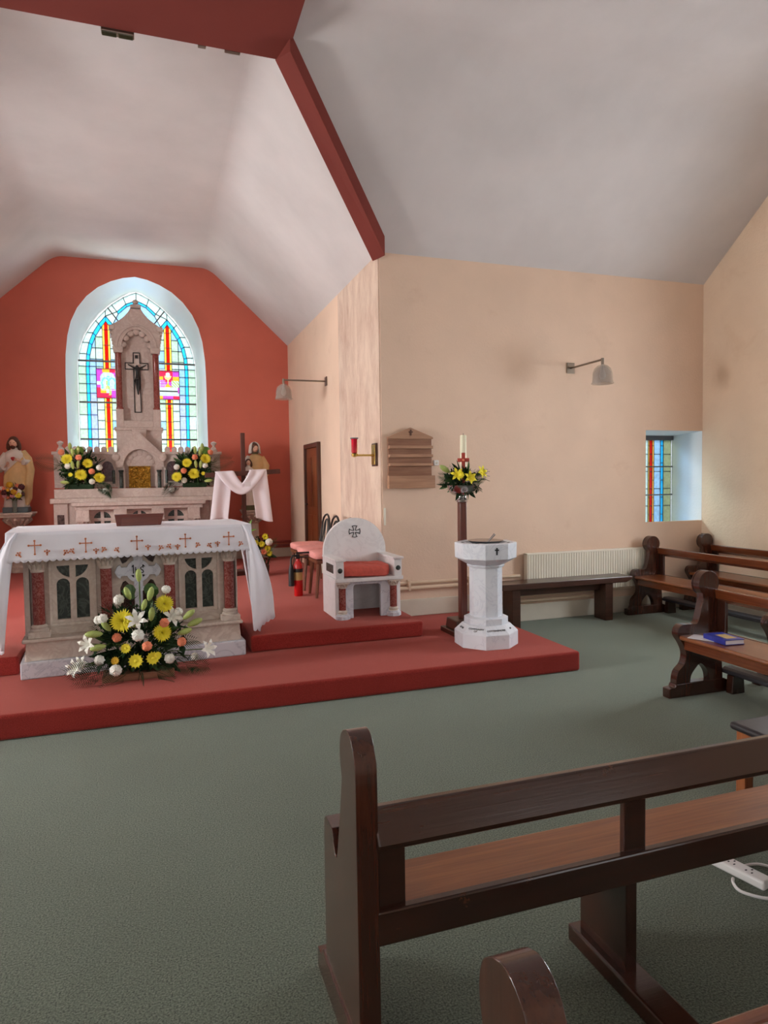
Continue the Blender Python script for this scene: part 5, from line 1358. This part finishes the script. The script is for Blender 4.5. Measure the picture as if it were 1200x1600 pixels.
veil.sheet(vf, 24, 12).build('veil', 'robe_white', St, 70, thick=.008)
kx, ky = qx-.135, qy-.13
rings = [ring(kx, ky, z, rx, ry, am, 8, z*6) for z, rx, ry, am in ((1.22, .085, .07, .06), (1.45, .075, .062, .06), (1.62, .07, .06, .04), (1.76, .072, .055, .02), (1.82, .06, .05, 0), (1.85, .03, .03, 0), (1.87, .027, .027, 0))]
MB().loft(rings).build('child_robe', 'robe_white', St, 70)
for s in (-1, 1):
    MB().tube([(kx+s*.05, ky, 1.81), (kx+s*.085, ky-.02, 1.72), (kx+s*.05, ky-.06, 1.66)], [.026, .028, .02], 10).build('child_sleeve', 'robe_white', St, 70)
    hand(St, (kx+s*.03, ky-.075, 1.66), (-s*.6, -.4, .5), .012)
head(St, (kx, ky-.012, 1.915), .052, 'hair_brown', tilt=.05, beard=False, hairlen=.02)

# ------------------------------------------------------------------ rough wooden cross with white drape
wx, wy = 1.185, 9.5
r = root('wooden_cross', 'rough wooden cross standing before the right statue', 'cross', (wx, wy, HP2))
MB().box(wx-.028, wx+.028, wy-.028, wy+.028, HP2+.02, 2.275).build('upright', 'cross_wood', r, bev=.006)
MB().box(-.52, .50, -.03, .03, -.032, .032).xf(Matrix.Translation((wx, wy-.05, 1.718)) @ Matrix.Rotation(-.045, 4, 'Y')).build('crossbar', 'cross_wood', r, bev=.005)
for a in (0, PI/2): MB().box(-.22, .22, -.035, .035, 0, .06).xf(Matrix.Translation((wx, wy, HP2)) @ Matrix.Rotation(a+.4, 4, 'Z')).build('foot', 'cross_wood', r, bev=.004)
r = root('drape', 'white cloth draped over the arms of the wooden cross', 'cloth', (wx, wy-.05, 1.06))
def barz(x): return 1.718+.045*(x-wx)+.036
def tail(xa, xb, xc, xd, zb, ph):
    def fn(u, v):
        # v: 0 behind the bar, then over it and down the front
        if v < .12:
            t = v/.12; x = xa+(xb-xa)*u; return (x, wy-.012-.0*t, barz(x)-.16*(1-t)-.002)
        if v < .18:
            t = (v-.12)/.06; x = xa+(xb-xa)*u; return (x, wy-.012-.08*t, barz(x)+.006)
        t = (v-.18)/.82; x0 = xa+(xb-xa)*u; x1 = xc+(xd-xc)*u
        x = x0+(x1-x0)*t
        return (x, wy-.095-.02*t-.016*math.sin(u*7+ph)*t**.5, barz(x0)+(zb+.03*math.sin(u*3+ph)-barz(x0))*t)
    return MB().sheet(fn, 24, 26)
tail(.80, 1.03, .71, .95, 1.07, 0).build('left_tail', 'drape_white', r, 70, thick=.005)
tail(1.26, 1.49, 1.33, 1.56, 1.07, 2).build('right_tail', 'drape_white', r, 70, thick=.005)
def swag(u, v):
    xo = .80+(1.49-.80)*u; xi = 1.04+(1.26-1.04)*u
    lo = barz(xo)-.33*(1-abs(2*u-1)**1.8); hi = barz(xi)-.17*(1-abs(2*u-1)**1.3)
    x = xo+(xi-xo)*v
    return (x, wy-.105-.035*math.sin(PI*u)*(1-v*.6)-.010*math.sin(v*9), lo+(hi-lo)*v+.004)
MB().sheet(swag, 30, 10).build('swag', 'drape_white', r, 70, thick=.005)
o = MB().box(1.18, 1.26, wy-.175, wy-.170, 1.535, 1.60).xf(Matrix.Identity(4)).build('paper_card', 'paper_white', None, bev=.001)
single(o, 'small white card pinned on the drape of the cross', 'card')
q = root('flower_arrangement', 'yellow flowers and trailing leaves at the foot of the wooden cross', 'flowers', (1.36, 9.32, HP2), local=True)
for i, (x, z, m_) in enumerate(((.07, .54, 'bloom_yellow'), (.115, .46, 'bloom_white'), (.10, .38, 'bloom_yellow'), (.12, .31, 'bloom_yellow'), (.02, .44, 'bloom_yellow'), (.05, .33, 'bloom_orange'), (-.06, .46, 'bloom_yellow'))): put(q, 'ruffle' if 'white' in m_ else 'mum', m_, (x, -.06, z), (x, -1, .3), .05)
greenery(q, 22, (0, 0, .32), .16, .26, .10, ['leaf_dark', 'leaf_mid'], .17, 260, seed=17)
for z, dx in ((.62, -1), (.66, .2), (.60, 1)): put(q, 'leaf', 'leaf_bright', (-.16, -.02, z), (dx, -.2, .5), .14)
MB().lathe([(.09, 0), (.12, .02), (.13, .14), (.12, .15)], 16).build('pot', 'bench_wood', q, 50)

# ------------------------------------------------------------------ stacked-side chairs, extinguisher
def side_chair(label, x, y, first=False):
    r = root('side_chair', label, 'chair', (x, y, HP2), group='cushioned chairs along the chancel wall', local=True)
    # faces -X
    MB().box(-.20, .20, -.19, .19, .38, .42).build('seat', 'chair_wood', r, bev=.01)
    def cf(u, v):
        a = 2*PI*u; b = PI*(v-.5); f = lambda t: math.copysign(abs(t)**.4, t)
        return (-.005+.215*f(math.cos(a))*f(math.cos(b)), .205*f(math.sin(a))*f(math.cos(b)), .465+.045*f(math.sin(b)))
    MB().sheet(cf, 32, 10).build('cushion', 'cushion_pink', r, 60)
    for sxx in (-1, 1):
        for syy in (-1, 1):
            MB().tube([(sxx*.165, syy*.155, .39), (sxx*.20, syy*.175, 0)], [.024, .016], 6).build('leg', 'chair_wood', r, 40)
    for k, (w, h) in enumerate(((.185, .86), (.10, .80))):
        pts = [(.185+.0*k, -w, .40)] + [(.185+.07*t, -w*math.cos(PI*t*.0)*(1 if t < .7 else math.cos((t-.7)/.3*PI/2)), .40+(h-.40)*(t if t < .7 else .7+.3*math.sin((t-.7)/.3*PI/2))) for t in [i/12 for i in range(1, 13)]]
        pts = pts + [(p[0], -p[1], p[2]) for p in reversed(pts[:-1])]
        MB().tube(pts, .013-.003*k, 8).build('back_hoop', 'black_iron', r, 50)
    MB().tube([(.19, 0, .41), (.24, 0, .80)], .008, 6).build('back_spindle', 'black_iron', r, 40)
    return r
side_chair('pink cushioned chair nearest the white marble chair', 1.87, 7.42)
side_chair('middle pink cushioned bentwood chair of the wall row', 1.85, 7.98)
side_chair('pink cushioned bentwood chair nearest the door', 1.87, 8.52)
ex, ey = 1.52, 7.50
r = root('fire_extinguisher', 'red fire extinguisher with a black horn standing on the step', 'extinguisher', (ex, ey, HP2))
MB().lathe([(.047, 0), (.05, .008), (.05, .33), (.045, .36), (.03, .385), (.02, .40), (.02, .42)], 24, (ex, ey, HP2)).build('cylinder', 'extinguisher_red', r, 50)
MB().lathe([(.0505, .18), (.0505, .30)], 24, (ex, ey, HP2), cap=False).build('label_band', 'label_gold', r, 50)
MB().lathe([(.051, .27), (.051, .31)], 24, (ex, ey, HP2), cap=False).build('warning_band', 'label_dark', r, 50)
MB().box(ex-.02, ex+.02, ey-.02, ey+.02, HP2+.42, HP2+.47).build('valve', 'rubber_black', r, bev=.004)
MB().box(ex-.02, ex+.13, ey-.012, ey+.012, HP2+.475, HP2+.495).box(ex+.0, ex+.12, ey-.012, ey+.012, HP2+.43, HP2+.445).build('handle', 'rubber_black', r, bev=.003)
MB().tube([(ex, ey, HP2+.45), (ex-.06, ey-.02, HP2+.46), (ex-.085, ey-.03, HP2+.42), (ex-.085, ey-.03, HP2+.36)], .012, 8).build('hose', 'rubber_black', r, 50)
MB().lathe([(.016, .36), (.03, .30), (.033, .13), (.033, .12)], 14, (ex-.085, ey-.03, HP2)).build('horn', 'rubber_black', r, 50)
